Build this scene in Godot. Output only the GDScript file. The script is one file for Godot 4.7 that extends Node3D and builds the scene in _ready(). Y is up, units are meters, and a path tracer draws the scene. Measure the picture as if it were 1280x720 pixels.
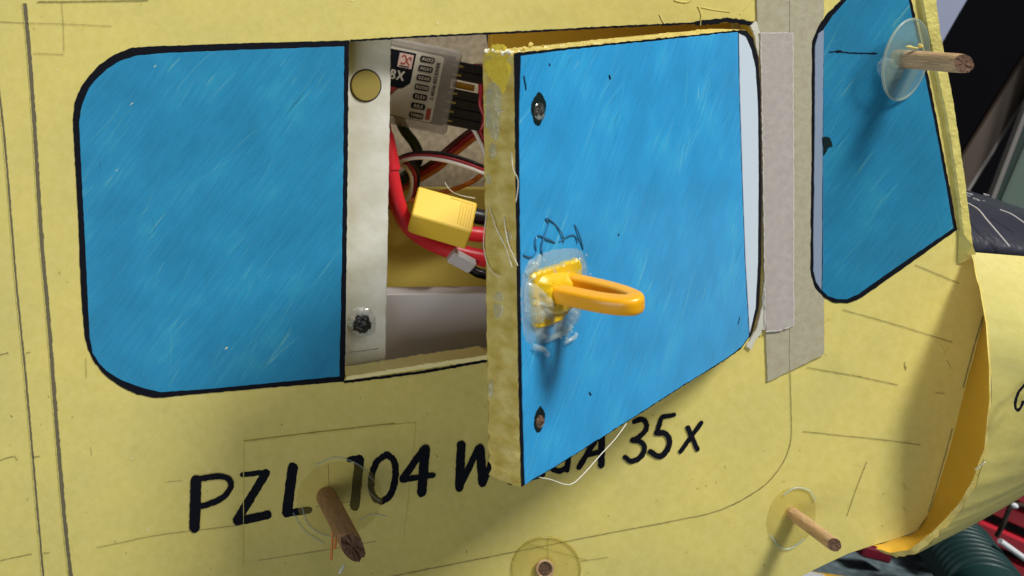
extends Node3D
# Lengths below are "units" of 0.19 mm, x right, y DOWN, z out of the fuselage side. pt() turns them into metres.
const S := 0.00019
const FX := 101.0      # the camera stands square in front of this spot of the fuselage side
const FY := 10.0
const FD := 1270.0     # and this far from it
const DOOR_TURN := 34.0
const HINGE := Vector3(950, 360, 4)

var rng := RandomNumberGenerator.new()
var noise := FastNoiseLite.new()
var org := {}
var used := {}
var M := {}

# ---------------------------------------------------------------- geometry helpers
class Shape:
	var v := PackedVector3Array()
	var uv := PackedVector2Array()
	var g := PackedInt32Array()
	func tri(a: Vector3, b: Vector3, c: Vector3, group := 0, ua := Vector2.INF, ub := Vector2.INF, uc := Vector2.INF) -> void:
		v.append(a); v.append(b); v.append(c)
		uv.append(Vector2(a.x, a.y) if ua == Vector2.INF else ua)
		uv.append(Vector2(b.x, b.y) if ub == Vector2.INF else ub)
		uv.append(Vector2(c.x, c.y) if uc == Vector2.INF else uc)
		g.append(group)
	func quad(a: Vector3, b: Vector3, c: Vector3, d: Vector3, group := 0) -> void:
		tri(a, b, c, group); tri(a, c, d, group)

func lin(r: float, gr: float, b: float, a := 1.0) -> Color:
	var c := Color(r, gr, b).linear_to_srgb()
	c.a = a
	return c

func pt(p: Vector3) -> Vector3:
	return Vector3(p.x, -p.y, p.z) * S

func at(px: float, py: float, z: float) -> Vector3:      # the spot at height z over the side that lies behind (px, py) of the side's plane
	var k := (FD - z) / FD
	return Vector3(FX + (px - FX) * k, FY + (py - FY) * k, z)

func numbered(parent: Node, called: String) -> String:
	var key := str(parent.get_instance_id()) + called
	used[key] = used.get(key, -1) + 1
	return called if used[key] == 0 else "%s_%03d" % [called, used[key]]

func tag(o: Node, label: String, category := "", group := "", kind := "") -> Node:
	if label: o.set_meta("label", label)
	if category: o.set_meta("category", category)
	if group: o.set_meta("group", group)
	if kind: o.set_meta("kind", kind)
	return o

func thing(called: String, label: String, category: String, base: Vector3, group := "") -> Node3D:
	var o := Node3D.new()
	o.name = numbered(self, called)
	add_child(o, true)
	o.position = pt(base - Vector3(640, 360, 0))
	org[o] = base
	tag(o, label, category, group)
	return o

func build(s: Shape, called: String, m: Material, parent: Node = self, facing := Vector3.ZERO, scale_uv := 1.0 / 512.0) -> MeshInstance3D:
	var o0: Vector3 = org.get(parent, Vector3(640, 360, 0))
	var vol := 0.0
	var first := s.v[0]
	for i in range(0, s.v.size(), 3):
		var a := s.v[i] - first; var b := s.v[i + 1] - first; var c := s.v[i + 2] - first
		if facing == Vector3.ZERO: vol += a.dot(b.cross(c))
		else: vol += (b - a).cross(c - a).dot(facing)
	var flip := vol < 0.0     # y is down here, which turns the handedness round: the sign is already the other way
	var st := SurfaceTool.new()
	st.begin(Mesh.PRIMITIVE_TRIANGLES)
	for i in range(0, s.v.size(), 3):
		st.set_smooth_group(s.g[i / 3])
		for k in ([0, 2, 1] if flip else [0, 1, 2]):
			st.set_uv(s.uv[i + k] * scale_uv)
			st.add_vertex(pt(s.v[i + k] - o0))
	st.generate_normals()
	st.index()
	var o := MeshInstance3D.new()
	o.mesh = st.commit()
	o.material_override = m
	o.name = numbered(parent, called)
	parent.add_child(o, true)
	org[o] = o0
	return o

func poly(a: Array) -> PackedVector2Array:
	var p := PackedVector2Array()
	for i in range(0, a.size(), 2): p.append(Vector2(a[i], a[i + 1]))
	return p

func dense(p: PackedVector2Array, step := 5.0, jitter := 0.0, closed := true) -> PackedVector2Array:
	var r := PackedVector2Array()
	var n := p.size()
	for i in (n if closed else n - 1):
		var a := p[i]; var b := p[(i + 1) % n]
		var k := maxi(1, int(ceil(a.distance_to(b) / step)))
		for j in k:
			var q := a.lerp(b, float(j) / k)
			if jitter > 0.0:
				q += Vector2(noise.get_noise_2d(q.x * 9.0, q.y * 9.0 + 77.0), noise.get_noise_2d(q.x * 9.0 + 500.0, q.y * 9.0)) * jitter * 2.2
			r.append(q)
	if not closed: r.append(p[n - 1])
	return r

func smoothed(p: PackedVector2Array, closed := true, k := 4) -> PackedVector2Array:
	var r := PackedVector2Array()
	var n := p.size()
	for i in (n if closed else n - 1):
		var p0 := p[(i - 1 + n) % n] if closed or i > 0 else p[0]
		var p3 := p[(i + 2) % n] if closed or i < n - 2 else p[n - 1]
		for j in k: r.append(p[i].cubic_interpolate(p[(i + 1) % n], p0, p3, float(j) / k))
	if not closed: r.append(p[n - 1])
	return r

func ellipse(c: Vector2, rx: float, ry: float, turn := 0.0, n := 40) -> PackedVector2Array:
	var r := PackedVector2Array()
	for i in n:
		var a := TAU * i / n
		r.append(c + Vector2(cos(a) * rx, sin(a) * ry).rotated(turn))
	return r

func inset(p: PackedVector2Array, d: float) -> PackedVector2Array:
	var r := PackedVector2Array()
	var n := p.size()
	var sgn := -1.0 if Geometry2D.is_polygon_clockwise(p) else 1.0
	for i in n:
		var e0 := (p[i] - p[(i - 1 + n) % n]).normalized()
		var e1 := (p[(i + 1) % n] - p[i]).normalized()
		var m := e0.orthogonal() + e1.orthogonal()
		m = m.normalized() / maxf(0.5, sqrt(maxf(0.25, (1.0 + e0.dot(e1)) / 2.0)))
		r.append(p[i] - m * d * sgn)
	return r

func sheet(s: Shape, p: PackedVector2Array, z0: float, z1: float, chamfer := 0.0, back := true) -> Shape:   # a board with the outline p, from z0 up to z1
	var t := Geometry2D.triangulate_polygon(p)
	if t.is_empty():
		p = poly_clean(p)
		t = Geometry2D.triangulate_polygon(p)
	var top := p
	if chamfer > 0.0:
		# pick the side on which the outline shrinks
		top = inset(p, chamfer)
		if absf(area(top)) > absf(area(p)): top = inset(p, -chamfer)
	var n := p.size()
	for i in range(0, t.size(), 3):
		s.tri(v3(top[t[i]], z1), v3(top[t[i + 1]], z1), v3(top[t[i + 2]], z1), -1)
		if back: s.tri(v3(p[t[i]], z0), v3(p[t[i + 2]], z0), v3(p[t[i + 1]], z0), -1)
	var ccw := area(p) > 0.0
	var tc := (top[t[1]] - top[t[0]]).cross(top[t[2]] - top[t[0]]) > 0.0
	for i in n:
		var j := (i + 1) % n
		var zz := z1 - chamfer
		var a := [v3(p[i], z0), v3(p[j], z0), v3(p[j], zz), v3(p[i], zz)]
		var b := [v3(p[i], zz), v3(p[j], zz), v3(top[j], z1), v3(top[i], z1)]
		if ccw != tc: a.reverse(); b.reverse()
		s.quad(a[0], a[1], a[2], a[3], -1)
		if chamfer > 0.0: s.quad(b[0], b[1], b[2], b[3], -1)
	return s

func v3(p: Vector2, z: float) -> Vector3:
	return Vector3(p.x, p.y, z)

func area(p: PackedVector2Array) -> float:
	var a := 0.0
	for i in p.size(): a += p[i].cross(p[(i + 1) % p.size()])
	return a / 2.0

func poly_clean(p: PackedVector2Array) -> PackedVector2Array:
	var best := PackedVector2Array()
	for q in Geometry2D.merge_polygons(p, PackedVector2Array()):
		if absf(area(q)) > absf(area(best)): best = q
	return best

func stroke(s: Shape, pts: Array, w: float, z: float, rag := 0.35, curve := false) -> Shape:   # a pen stroke lying on the side
	var p := poly(pts)
	if curve: p = smoothed(p, false, 5)
	for q in Geometry2D.offset_polyline(p, w / 2.0, Geometry2D.JOIN_ROUND, Geometry2D.END_ROUND):
		var d := dense(q, 3.5, rag)
		var t := Geometry2D.triangulate_polygon(d)
		if t.is_empty():
			d = q; t = Geometry2D.triangulate_polygon(q)
		for i in range(0, t.size(), 3):
			s.tri(v3(d[t[i]], z), v3(d[t[i + 1]], z), v3(d[t[i + 2]], z), -1)
	return s

func line(s: Shape, pts: Array, w: float, z: float, fade := 0.0) -> Shape:      # a pencil line: a ribbon whose width wanders
	var p := smoothed(poly(pts), false, 6) if pts.size() > 4 else poly(pts)
	p = dense(p, 4.0, 0.25, false)
	var l := PackedVector2Array(); var r := PackedVector2Array()
	for i in p.size():
		var d := (p[mini(i + 1, p.size() - 1)] - p[maxi(i - 1, 0)]).normalized().orthogonal()
		var k := w * 0.5 * (1.0 + 0.5 * noise.get_noise_2d(p[i].x * 6.0, p[i].y * 6.0))
		if fade > 0.0: k *= clampf((1.0 - float(i) / p.size()) / fade, 0.15, 1.0)
		l.append(p[i] + d * k); r.append(p[i] - d * k)
	for i in p.size() - 1:
		s.quad(v3(l[i], z), v3(l[i + 1], z), v3(r[i + 1], z), v3(r[i], z), -1)
	return s

func spline(p: Array, k := 8) -> Array:
	var r := []
	var n := p.size()
	for i in n - 1:
		var a: Vector3 = p[maxi(i - 1, 0)]; var b: Vector3 = p[i]; var c: Vector3 = p[i + 1]; var d: Vector3 = p[mini(i + 2, n - 1)]
		for j in k: r.append(b.cubic_interpolate(c, a, d, float(j) / k))
	r.append(p[n - 1])
	return r

func sweep(s: Shape, path: Array, radii, sides := 14, closed := false, squash := Vector2.ONE, power := 2.0, up := Vector3(0.13, 0.97, 0.2)) -> Shape:
	var n := path.size()
	var rings := []
	var side := Vector3.ZERO
	for i in n:
		var a: Vector3 = path[(i - 1 + n) % n] if closed else path[maxi(i - 1, 0)]
		var b: Vector3 = path[(i + 1) % n] if closed else path[mini(i + 1, n - 1)]
		var d := (b - a).normalized()
		if i == 0: side = up.cross(d).normalized()
		side = (side - d * side.dot(d)).normalized()
		var other := d.cross(side)
		var ring := []
		var rad: float = radii[i] if radii is Array else radii
		for j in sides:
			var an := TAU * j / sides
			var ca := cos(an); var sa := sin(an)
			var f := pow(pow(absf(ca), power) + pow(absf(sa), power), -1.0 / power)
			ring.append(path[i] + (side * ca * squash.x + other * sa * squash.y) * rad * f)
		rings.append(ring)
	for i in (n if closed else n - 1):
		var k := (i + 1) % n
		for j in sides:
			var m := (j + 1) % sides
			s.quad(rings[i][j], rings[i][m], rings[k][m], rings[k][j], 0)
	if not closed:
		for j in sides:
			var m := (j + 1) % sides
			s.tri(path[0], rings[0][m], rings[0][j], 1)
			s.tri(path[n - 1], rings[n - 1][j], rings[n - 1][m], 2)
	return s

func dome(s: Shape, p: PackedVector2Array, z: float, h: float, rough := 0.15, rings := 7, seed_at := 0.0) -> Shape:     # a lump of glue on the side: outline p, height h
	var c := Vector2.ZERO
	for q in p: c += q
	c /= p.size()
	var grid := []
	for i in rings + 1:
		var k := float(i) / rings
		var ring := []
		for q in p:
			var e: Vector2 = q.lerp(c, k)
			var hh := h * sqrt(1.0 - pow(1.0 - k, 2.0))
			hh *= 1.0 + rough * 2.0 * noise.get_noise_2d(e.x * 5.0 + seed_at, e.y * 5.0) * minf(1.0, k * 3.0)
			ring.append(v3(e, z + hh))
		grid.append(ring)
	var n := p.size()
	for i in rings:
		for j in n:
			s.quad(grid[i][j], grid[i][(j + 1) % n], grid[i + 1][(j + 1) % n], grid[i + 1][j], 0)
	return s

func block(s: Shape, c: Vector3, half: Vector3, b: Basis, ch := 1.0) -> Shape:     # a box with chamfered edges
	var f := func(x: float, y: float, z: float) -> Vector3: return c + b * Vector3(x, y, z)
	for ax in 3:
		for sg in [-1.0, 1.0]:
			var pts := []
			for k in [[-1, -1], [1, -1], [1, 1], [-1, 1]]:
				var w := Vector3.ZERO
				w[ax] = half[ax] * sg
				w[(ax + 1) % 3] = (half[(ax + 1) % 3] - ch) * k[0]
				w[(ax + 2) % 3] = (half[(ax + 2) % 3] - ch) * k[1]
				pts.append(f.call(w.x, w.y, w.z))
			if sg < 0.0: pts.reverse()
			s.quad(pts[0], pts[1], pts[2], pts[3], -1)
	for ax in 3:
		var u := (ax + 1) % 3; var w := (ax + 2) % 3
		for su in [-1.0, 1.0]:
			for sw in [-1.0, 1.0]:
				var pts := []
				for k in [[-1, 0], [1, 0], [1, 1], [-1, 1]]:
					var q := Vector3.ZERO
					q[ax] = (half[ax] - ch) * k[0]
					q[u] = (half[u] if k[1] == 0 else half[u] - ch) * su
					q[w] = (half[w] - ch if k[1] == 0 else half[w]) * sw
					pts.append(f.call(q.x, q.y, q.z))
				if su * sw < 0.0: pts.reverse()
				s.quad(pts[0], pts[1], pts[2], pts[3], -1)
	for sx in [-1.0, 1.0]:
		for sy in [-1.0, 1.0]:
			for sz in [-1.0, 1.0]:
				var pts := [f.call(half.x * sx, (half.y - ch) * sy, (half.z - ch) * sz), f.call((half.x - ch) * sx, half.y * sy, (half.z - ch) * sz), f.call((half.x - ch) * sx, (half.y - ch) * sy, half.z * sz)]
				if sx * sy * sz < 0.0: pts.reverse()
				s.tri(pts[0], pts[1], pts[2], -1)
	return s

func words(text: String, size: float, m: Material, parent: Node, where: Vector3, turn_deg: float, called := "lettering", depth := 0.5) -> void:
	var tm := TextMesh.new()
	var f := SystemFont.new()
	f.font_names = PackedStringArray(["Droid Sans"])
	f.font_weight = 700
	tm.font = f
	tm.text = text
	tm.font_size = 32
	tm.pixel_size = 0.01
	var shrink := size * S / 0.32
	tm.depth = depth * S / shrink
	var o := MeshInstance3D.new()
	o.mesh = tm
	o.material_override = m
	o.name = numbered(parent, called)
	parent.add_child(o, true)
	o.position = pt(where - org.get(parent, Vector3(640, 360, 0)))
	o.rotation_degrees.z = turn_deg
	o.scale = Vector3.ONE * shrink

# ---------------------------------------------------------------- materials
func mat(c: Color, rough := 0.6, extra := {}) -> StandardMaterial3D:
	var m := StandardMaterial3D.new()
	m.albedo_color = c
	m.roughness = rough
	for k in extra: m.set(k, extra[k])
	return m

func bump_noise(freq: float, strength: float, seed_ := 1, size := 512) -> NoiseTexture2D:
	var n := FastNoiseLite.new()
	n.seed = seed_
	n.noise_type = FastNoiseLite.TYPE_SIMPLEX
	n.frequency = freq
	n.fractal_octaves = 4
	var t := NoiseTexture2D.new()
	t.width = size; t.height = size
	t.seamless = true
	t.as_normal_map = true
	t.bump_strength = strength
	t.noise = n
	return t

func tone_noise(freq: float, lo: Color, hi: Color, seed_ := 1, size := 512) -> NoiseTexture2D:
	var n := FastNoiseLite.new()
	n.seed = seed_
	n.frequency = freq
	n.fractal_octaves = 5
	var gr := Gradient.new()
	gr.set_color(0, lo); gr.set_color(1, hi)
	var t := NoiseTexture2D.new()
	t.width = size; t.height = size
	t.seamless = true
	t.noise = n
	t.color_ramp = gr
	return t

func grey(freq: float, octaves: int, seed_: int, w: int, h: int) -> PackedByteArray:
	var n := FastNoiseLite.new()
	n.seed = seed_
	n.frequency = freq
	n.fractal_octaves = octaves
	return n.get_image(w, h, false, false, false).get_data()

func paper_maps(w: int, h: int) -> Array:      # the colour and the relief of painted paper, over 1440 x 860 units
	var a := grey(0.35, 2, 3, w, h); var b := grey(0.045, 4, 5, w, h); var c := grey(0.004, 4, 9, w, h); var d := grey(0.012, 5, 12, w, h)
	var data := PackedByteArray(); data.resize(w * h * 3)
	var hi := PackedByteArray(); hi.resize(w * h)
	for i in w * h:
		var fa := (a[i] - 128) / 128.0; var fb := (b[i] - 128) / 128.0; var fc := (c[i] - 128) / 128.0; var fd := (d[i] - 128) / 128.0
		var k := 238.0 + fa * 8.0 + fb * 6.0 + fc * 8.0
		var stain := maxf(0.0, fd * 0.7 - 0.22)
		data[i * 3] = clampi(int(k - stain * 26.0 + fc * 2.0), 0, 255)
		data[i * 3 + 1] = clampi(int(k - stain * 24.0), 0, 255)
		data[i * 3 + 2] = clampi(int(k - 6.0 - stain * 30.0 + fb * 12.0 - fc * 8.0), 0, 255)
		hi[i] = clampi(int(128.0 + fa * 14.0 + fb * 16.0 + fd * 60.0 + fc * 70.0), 0, 255)
	var col := Image.create_from_data(w, h, false, Image.FORMAT_RGB8, data)
	var rel := Image.create_from_data(w, h, false, Image.FORMAT_L8, hi)
	rel.convert(Image.FORMAT_RGBA8)
	rel.bump_map_to_normal_map(3.0)
	return [ImageTexture.create_from_image(col), ImageTexture.create_from_image(rel)]

func blue_maps(size: int) -> Array:            # hand-brushed blue paint: strokes that climb to the right, thin spots, scratches
	var n1 := FastNoiseLite.new(); n1.seed = 21; n1.frequency = 1.0; n1.fractal_octaves = 3
	var n2 := FastNoiseLite.new(); n2.seed = 22; n2.frequency = 1.0; n2.fractal_octaves = 2
	var fine := grey(0.35, 2, 24, size, size)
	var blots := grey(0.007, 4, 23, size, size)
	var data := PackedByteArray(); data.resize(size * size * 3)
	var hi := PackedByteArray(); hi.resize(size * size)
	var ca := cos(-0.93); var sa := sin(-0.93)
	for y in size:
		for x in size:
			var i := y * size + x
			var blot := (blots[i] - 128) / 128.0
			var u := x * ca + y * sa; var v := -x * sa + y * ca + blot * 4.0
			var s1 := n1.get_noise_2d(u * 0.006, v * 0.10)
			var s2 := n2.get_noise_2d(u * 0.010 + 90.0, v * 0.36)
			var f := (fine[i] - 128) / 128.0
			var green := clampf((blot - 0.2) * 1.0 + s1 * 0.2, 0.0, 1.0)
			var k := 1.0 + s1 * 0.035 + s2 * 0.03 + f * 0.075 + blot * 0.08
			data[i * 3] = clampi(int(46.0 * k + green * 14.0 + maxf(0.0, s2) * 16.0), 0, 255)
			data[i * 3 + 1] = clampi(int(161.0 * k + green * 10.0), 0, 255)
			data[i * 3 + 2] = clampi(int(222.0 * k - green * 14.0), 0, 255)
			hi[i] = clampi(int(128.0 + s1 * 34.0 + s2 * 40.0 + f * 16.0), 0, 255)
	var r := RandomNumberGenerator.new()
	r.seed = 5
	for n in 4400:                              # single bristle marks and scratches, most of them along the strokes
		var p := Vector2(r.randf() * size, r.randf() * size)
		var dense_here := (blots[int(p.y) * size + int(p.x)] - 128) / 128.0
		var an := -0.93 + r.randf_range(-0.16, 0.16)
		if n % 13 == 0: an += r.randf_range(-0.9, 0.9)
		var l := r.randf_range(10.0, 70.0) * (1.0 + 1.5 * r.randf() * r.randf())
		var d := Vector2(cos(an), sin(an))
		var strong := r.randf() * r.randf() * clampf(0.35 + dense_here * 3.4, 0.06, 2.0)
		var dark := n % 5 == 0
		var bow := r.randf_range(-0.002, 0.002)
		for q in int(l):
			var w := p + d * q + d.orthogonal() * bow * q * q
			for wide in (3 if n % 3 == 0 else 2):
				var xi := posmod(int(w.x + d.y * wide), size); var yi := posmod(int(w.y - d.x * wide), size)
				var i := yi * size + xi
				var a := strong * (0.35 + 0.65 * sin(PI * q / l)) * (0.3 + 0.7 * fine[(i * 7 + wide * 977) % (size * size)] / 128.0) * (1.0 if wide == 0 else 0.6)
				if dark:
					for c in 3: data[i * 3 + c] = clampi(int(data[i * 3 + c] * (1.0 - 0.16 * a)), 0, 255)
				else:
					data[i * 3] = clampi(int(lerpf(data[i * 3], 150.0, minf(1.0, a * 0.6))), 0, 255)
					data[i * 3 + 1] = clampi(int(lerpf(data[i * 3 + 1], 212.0, minf(1.0, a * 0.6))), 0, 255)
					data[i * 3 + 2] = clampi(int(lerpf(data[i * 3 + 2], 222.0, minf(1.0, a * 0.6))), 0, 255)
				hi[i] = clampi(int(hi[i] + a * (-40.0 if dark else 40.0)), 0, 255)
	var col := Image.create_from_data(size, size, false, Image.FORMAT_RGB8, data)
	var rel := Image.create_from_data(size, size, false, Image.FORMAT_L8, hi)
	rel.convert(Image.FORMAT_RGBA8)
	rel.bump_map_to_normal_map(2.0)
	return [ImageTexture.create_from_image(col), ImageTexture.create_from_image(rel)]

func wood_map() -> ImageTexture:               # grain runs along v
	var n := FastNoiseLite.new(); n.seed = 31; n.frequency = 1.0; n.fractal_octaves = 4
	var im := Image.create(128, 256, false, Image.FORMAT_RGB8)
	for y in 256:
		for x in 128:
			var g := n.get_noise_2d(x * 0.34, y * 0.012)
			var p := n.get_noise_2d(x * 0.5 + 40.0, y * 0.03)
			var k := 0.84 + g * 0.20 + p * 0.16
			im.set_pixel(x, y, Color(clampf(k, 0, 1), clampf(k * 0.95, 0, 1), clampf(k * 0.88, 0, 1)))
	return ImageTexture.create_from_image(im)

func materials() -> void:
	var pm := paper_maps(2048, 1224)
	var foam_bump := bump_noise(0.09, 7.0, 4)
	var tri := {"uv1_triplanar": true, "uv1_scale": Vector3.ONE * 25.0, "normal_enabled": true}
	M.yellow = mat(lin(0.81, 0.695, 0.215), 0.62, {"albedo_texture": pm[0], "normal_enabled": true, "normal_texture": pm[1], "normal_scale": 0.5})
	M.yellow_trim = mat(lin(0.78, 0.68, 0.20), 0.65, {"albedo_texture": tone_noise(0.02, Color(0.82, 0.82, 0.78), Color.WHITE, 6), "normal_texture": bump_noise(0.05, 3.0, 8), "normal_scale": 0.5}.merged(tri))
	M.foam = mat(lin(0.80, 0.62, 0.18), 0.85, {"albedo_texture": tone_noise(0.02, Color(0.84, 0.80, 0.66), Color.WHITE, 16), "normal_texture": foam_bump, "normal_scale": 0.6, "uv1_triplanar": true, "uv1_scale": Vector3.ONE * 55.0, "normal_enabled": true})
	M.foam_pale = mat(lin(0.92, 0.79, 0.30), 0.85, {"albedo_texture": tone_noise(0.008, Color(0.82, 0.76, 0.5), Color.WHITE, 17), "normal_texture": foam_bump, "normal_scale": 0.6, "uv1_triplanar": true, "uv1_scale": Vector3.ONE * 55.0, "normal_enabled": true})
	M.sill_lit = mat(lin(0.96, 0.86, 0.40), 0.8)
	M.foam_torn = mat(lin(0.95, 0.74, 0.07), 0.8, {"normal_texture": foam_bump, "normal_scale": 0.8, "uv1_triplanar": true, "uv1_scale": Vector3.ONE * 90.0, "normal_enabled": true})  # torn foam, its yellow brightened for lamplight it does not get
	M.foam_crust = mat(lin(0.90, 0.86, 0.66), 0.8)
	var bm := blue_maps(1536)
	M.blue = mat(Color.WHITE, 0.42, {"albedo_texture": bm[0], "normal_enabled": true, "normal_texture": bm[1], "normal_scale": 0.55})
	M.blue_rear_dim = M.blue.duplicate(); M.blue_rear_dim.albedo_color = Color(0.87, 0.87, 0.83)  # door blue darkened: this pane's weaker light put into its tint
	M.blue_front_dim = M.blue.duplicate(); M.blue_front_dim.albedo_color = Color(0.78, 0.78, 0.74)  # darker again: dimmer light on the front pane put into the tint
	M.ink = mat(lin(0.006, 0.007, 0.012), 0.6, {"metallic_specular": 0.22})
	M.pencil = mat(lin(0.09, 0.075, 0.03, 0.5), 0.7, {"transparency": 1})
	M.faint = mat(lin(0.14, 0.11, 0.04, 0.5), 0.7, {"transparency": 1})
	M.scuff = mat(lin(0.95, 0.92, 0.6, 0.7), 0.6, {"transparency": 1})
	M.groove = mat(lin(0.14, 0.12, 0.065), 0.7)
	M.white_paper = mat(lin(0.74, 0.735, 0.68), 0.6, {"albedo_texture": tone_noise(0.006, Color(0.88, 0.87, 0.82), Color.WHITE, 19), "normal_texture": bump_noise(0.02, 2.0, 18), "normal_scale": 0.3}.merged(tri))
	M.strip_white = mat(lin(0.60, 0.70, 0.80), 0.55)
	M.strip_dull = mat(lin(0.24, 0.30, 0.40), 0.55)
	M.tape_tan = mat(lin(0.45, 0.43, 0.30), 0.7, {"albedo_texture": tone_noise(0.03, Color(0.92, 0.89, 0.87), Color.WHITE, 25), "normal_texture": bump_noise(0.12, 3.0, 26), "normal_scale": 0.14}.merged(tri))
	M.tape_grey = mat(lin(0.48, 0.44, 0.40), 0.65, {"albedo_texture": tone_noise(0.03, Color(0.92, 0.90, 0.90), Color.WHITE, 27), "normal_texture": bump_noise(0.12, 3.0, 28), "normal_scale": 0.14}.merged(tri))
	M.tape_edge = mat(lin(0.60, 0.57, 0.52), 0.7)
	M.magnet = mat(lin(0.42, 0.33, 0.09), 0.45, {"metallic": 0.4})
	M.steel = mat(lin(0.6, 0.58, 0.52), 0.25, {"metallic": 1.0})
	M.black = mat(lin(0.012, 0.012, 0.014), 0.35)
	M.black_gloss = mat(lin(0.034, 0.034, 0.05), 0.33, {"normal_texture": bump_noise(0.03, 4.0, 33), "normal_scale": 0.4}.merged(tri))
	M.glue = mat(lin(0.60, 0.72, 0.68, 0.28), 0.26, {"transparency": 1, "clearcoat_enabled": true, "clearcoat": 1.0, "clearcoat_roughness": 0.06})
	M.glue_thick = mat(lin(0.72, 0.72, 0.66, 0.62), 0.26, {"transparency": 1, "clearcoat_enabled": true, "clearcoat": 1.0, "clearcoat_roughness": 0.08})
	M.glue_yellow = mat(lin(0.60, 0.48, 0.07, 0.28), 0.3, {"transparency": 1, "clearcoat_enabled": true, "clearcoat": 0.7, "clearcoat_roughness": 0.15})
	M.glue_film = mat(lin(0.62, 0.48, 0.06, 0.16), 0.26, {"transparency": 1, "clearcoat_enabled": true, "clearcoat": 1.0, "clearcoat_roughness": 0.1})
	M.thread_blue = mat(lin(0.03, 0.17, 0.32), 0.2)
	M.cabin_yellow = mat(lin(0.90, 0.70, 0.14), 0.6)
	M.shade_orange = mat(lin(0.70, 0.40, 0.03), 0.6)  # yellow with the shade of the cowl's inside put into it
	M.teal_dark = mat(lin(0.008, 0.018, 0.018), 0.6, {"metallic_specular": 0.2})
	M.clear_disc = mat(lin(0.36, 0.50, 0.42, 0.26), 0.27, {"transparency": 1, "clearcoat_enabled": true, "clearcoat": 0.8, "clearcoat_roughness": 0.2})
	M.disc_rim = mat(lin(0.5, 0.58, 0.5, 0.4), 0.3, {"transparency": 1})
	M.hair = mat(lin(0.85, 0.82, 0.7), 0.5)
	M.handle = mat(lin(1.0, 0.46, 0.004), 0.4, {"clearcoat_enabled": true, "clearcoat": 0.25, "clearcoat_roughness": 0.15, "normal_texture": bump_noise(0.02, 2.0, 41), "normal_scale": 0.4}.merged(tri))
	M.handle_base = mat(lin(0.80, 0.52, 0.008), 0.4, {"clearcoat_enabled": true, "clearcoat": 0.3, "normal_texture": bump_noise(0.03, 2.0, 42), "normal_scale": 0.4}.merged(tri))
	var wm := wood_map()
	M.wood_dark = mat(lin(0.48, 0.29, 0.16), 0.7, {"albedo_texture": wm})
	M.wood_light = mat(lin(0.78, 0.56, 0.34), 0.6, {"albedo_texture": wm})
	M.wood_end = mat(lin(0.30, 0.17, 0.10), 0.9, {"albedo_texture": tone_noise(0.12, Color(0.3, 0.25, 0.2), Color.WHITE, 45)}.merged(tri))
	M.red_wire = mat(lin(0.62, 0.018, 0.03), 0.38)
	M.red_thin = mat(lin(0.42, 0.02, 0.035), 0.35)
	M.brown_wire = mat(lin(0.10, 0.02, 0.012), 0.4)
	M.orange_wire = mat(lin(0.70, 0.20, 0.03), 0.4)
	M.white_wire = mat(lin(0.78, 0.74, 0.68), 0.4)
	M.black_wire = mat(lin(0.01, 0.01, 0.012), 0.35)
	M.green_dark = mat(lin(0.012, 0.03, 0.014), 0.4)
	M.plug_yellow = mat(lin(0.90, 0.60, 0.05), 0.4, {"normal_texture": bump_noise(0.08, 1.0, 47), "normal_scale": 0.12}.merged(tri))
	M.housing = mat(lin(0.42, 0.38, 0.34, 0.5), 0.26, {"transparency": 1, "clearcoat_enabled": true, "clearcoat": 1.0, "clearcoat_roughness": 0.08})
	M.board_dark = mat(lin(0.05, 0.04, 0.035), 0.5)
	M.label_cream = mat(lin(0.52, 0.47, 0.38), 0.5)
	M.label_pink = mat(lin(0.62, 0.42, 0.36), 0.5)
	M.label_red = mat(lin(0.30, 0.04, 0.025), 0.5)
	M.gold = mat(lin(0.6, 0.36, 0.08), 0.35, {"metallic": 0.8})
	M.cardboard = mat(lin(0.43, 0.35, 0.23), 0.8, {"albedo_texture": tone_noise(0.03, Color(0.75, 0.75, 0.75), Color.WHITE, 51)}.merged(tri))
	M.lavender = mat(lin(0.56, 0.52, 0.52), 0.6)
	M.mat_slate = mat(lin(0.20, 0.26, 0.285), 0.55, {"albedo_texture": tone_noise(0.02, Color(0.6, 0.62, 0.62), Color.WHITE, 53)}.merged(tri))
	M.hose = mat(lin(0.012, 0.045, 0.045), 0.42)
	M.red_plastic = mat(lin(0.50, 0.02, 0.035), 0.4)
	M.maroon = mat(lin(0.16, 0.006, 0.02), 0.5)
	M.grey_white = mat(lin(0.70, 0.72, 0.75), 0.5)
	M.pale_sheet = mat(lin(0.30, 0.33, 0.46), 0.45)
	M.bar_brown = mat(lin(0.05, 0.032, 0.02), 0.5)
	M.bar_edge = mat(lin(0.30, 0.28, 0.27), 0.4, {"metallic": 0.4})
	M.green_case = mat(lin(0.11, 0.155, 0.13), 0.5)
	M.green_case_dark = mat(lin(0.03, 0.05, 0.045), 0.5)
	M.backdrop = mat(lin(0.006, 0.006, 0.008), 1.0, {"metallic_specular": 0.05})  # near black holds the far wall's shadow
	M.rule_yellow = mat(lin(0.85, 0.50, 0.02), 0.4)

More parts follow.
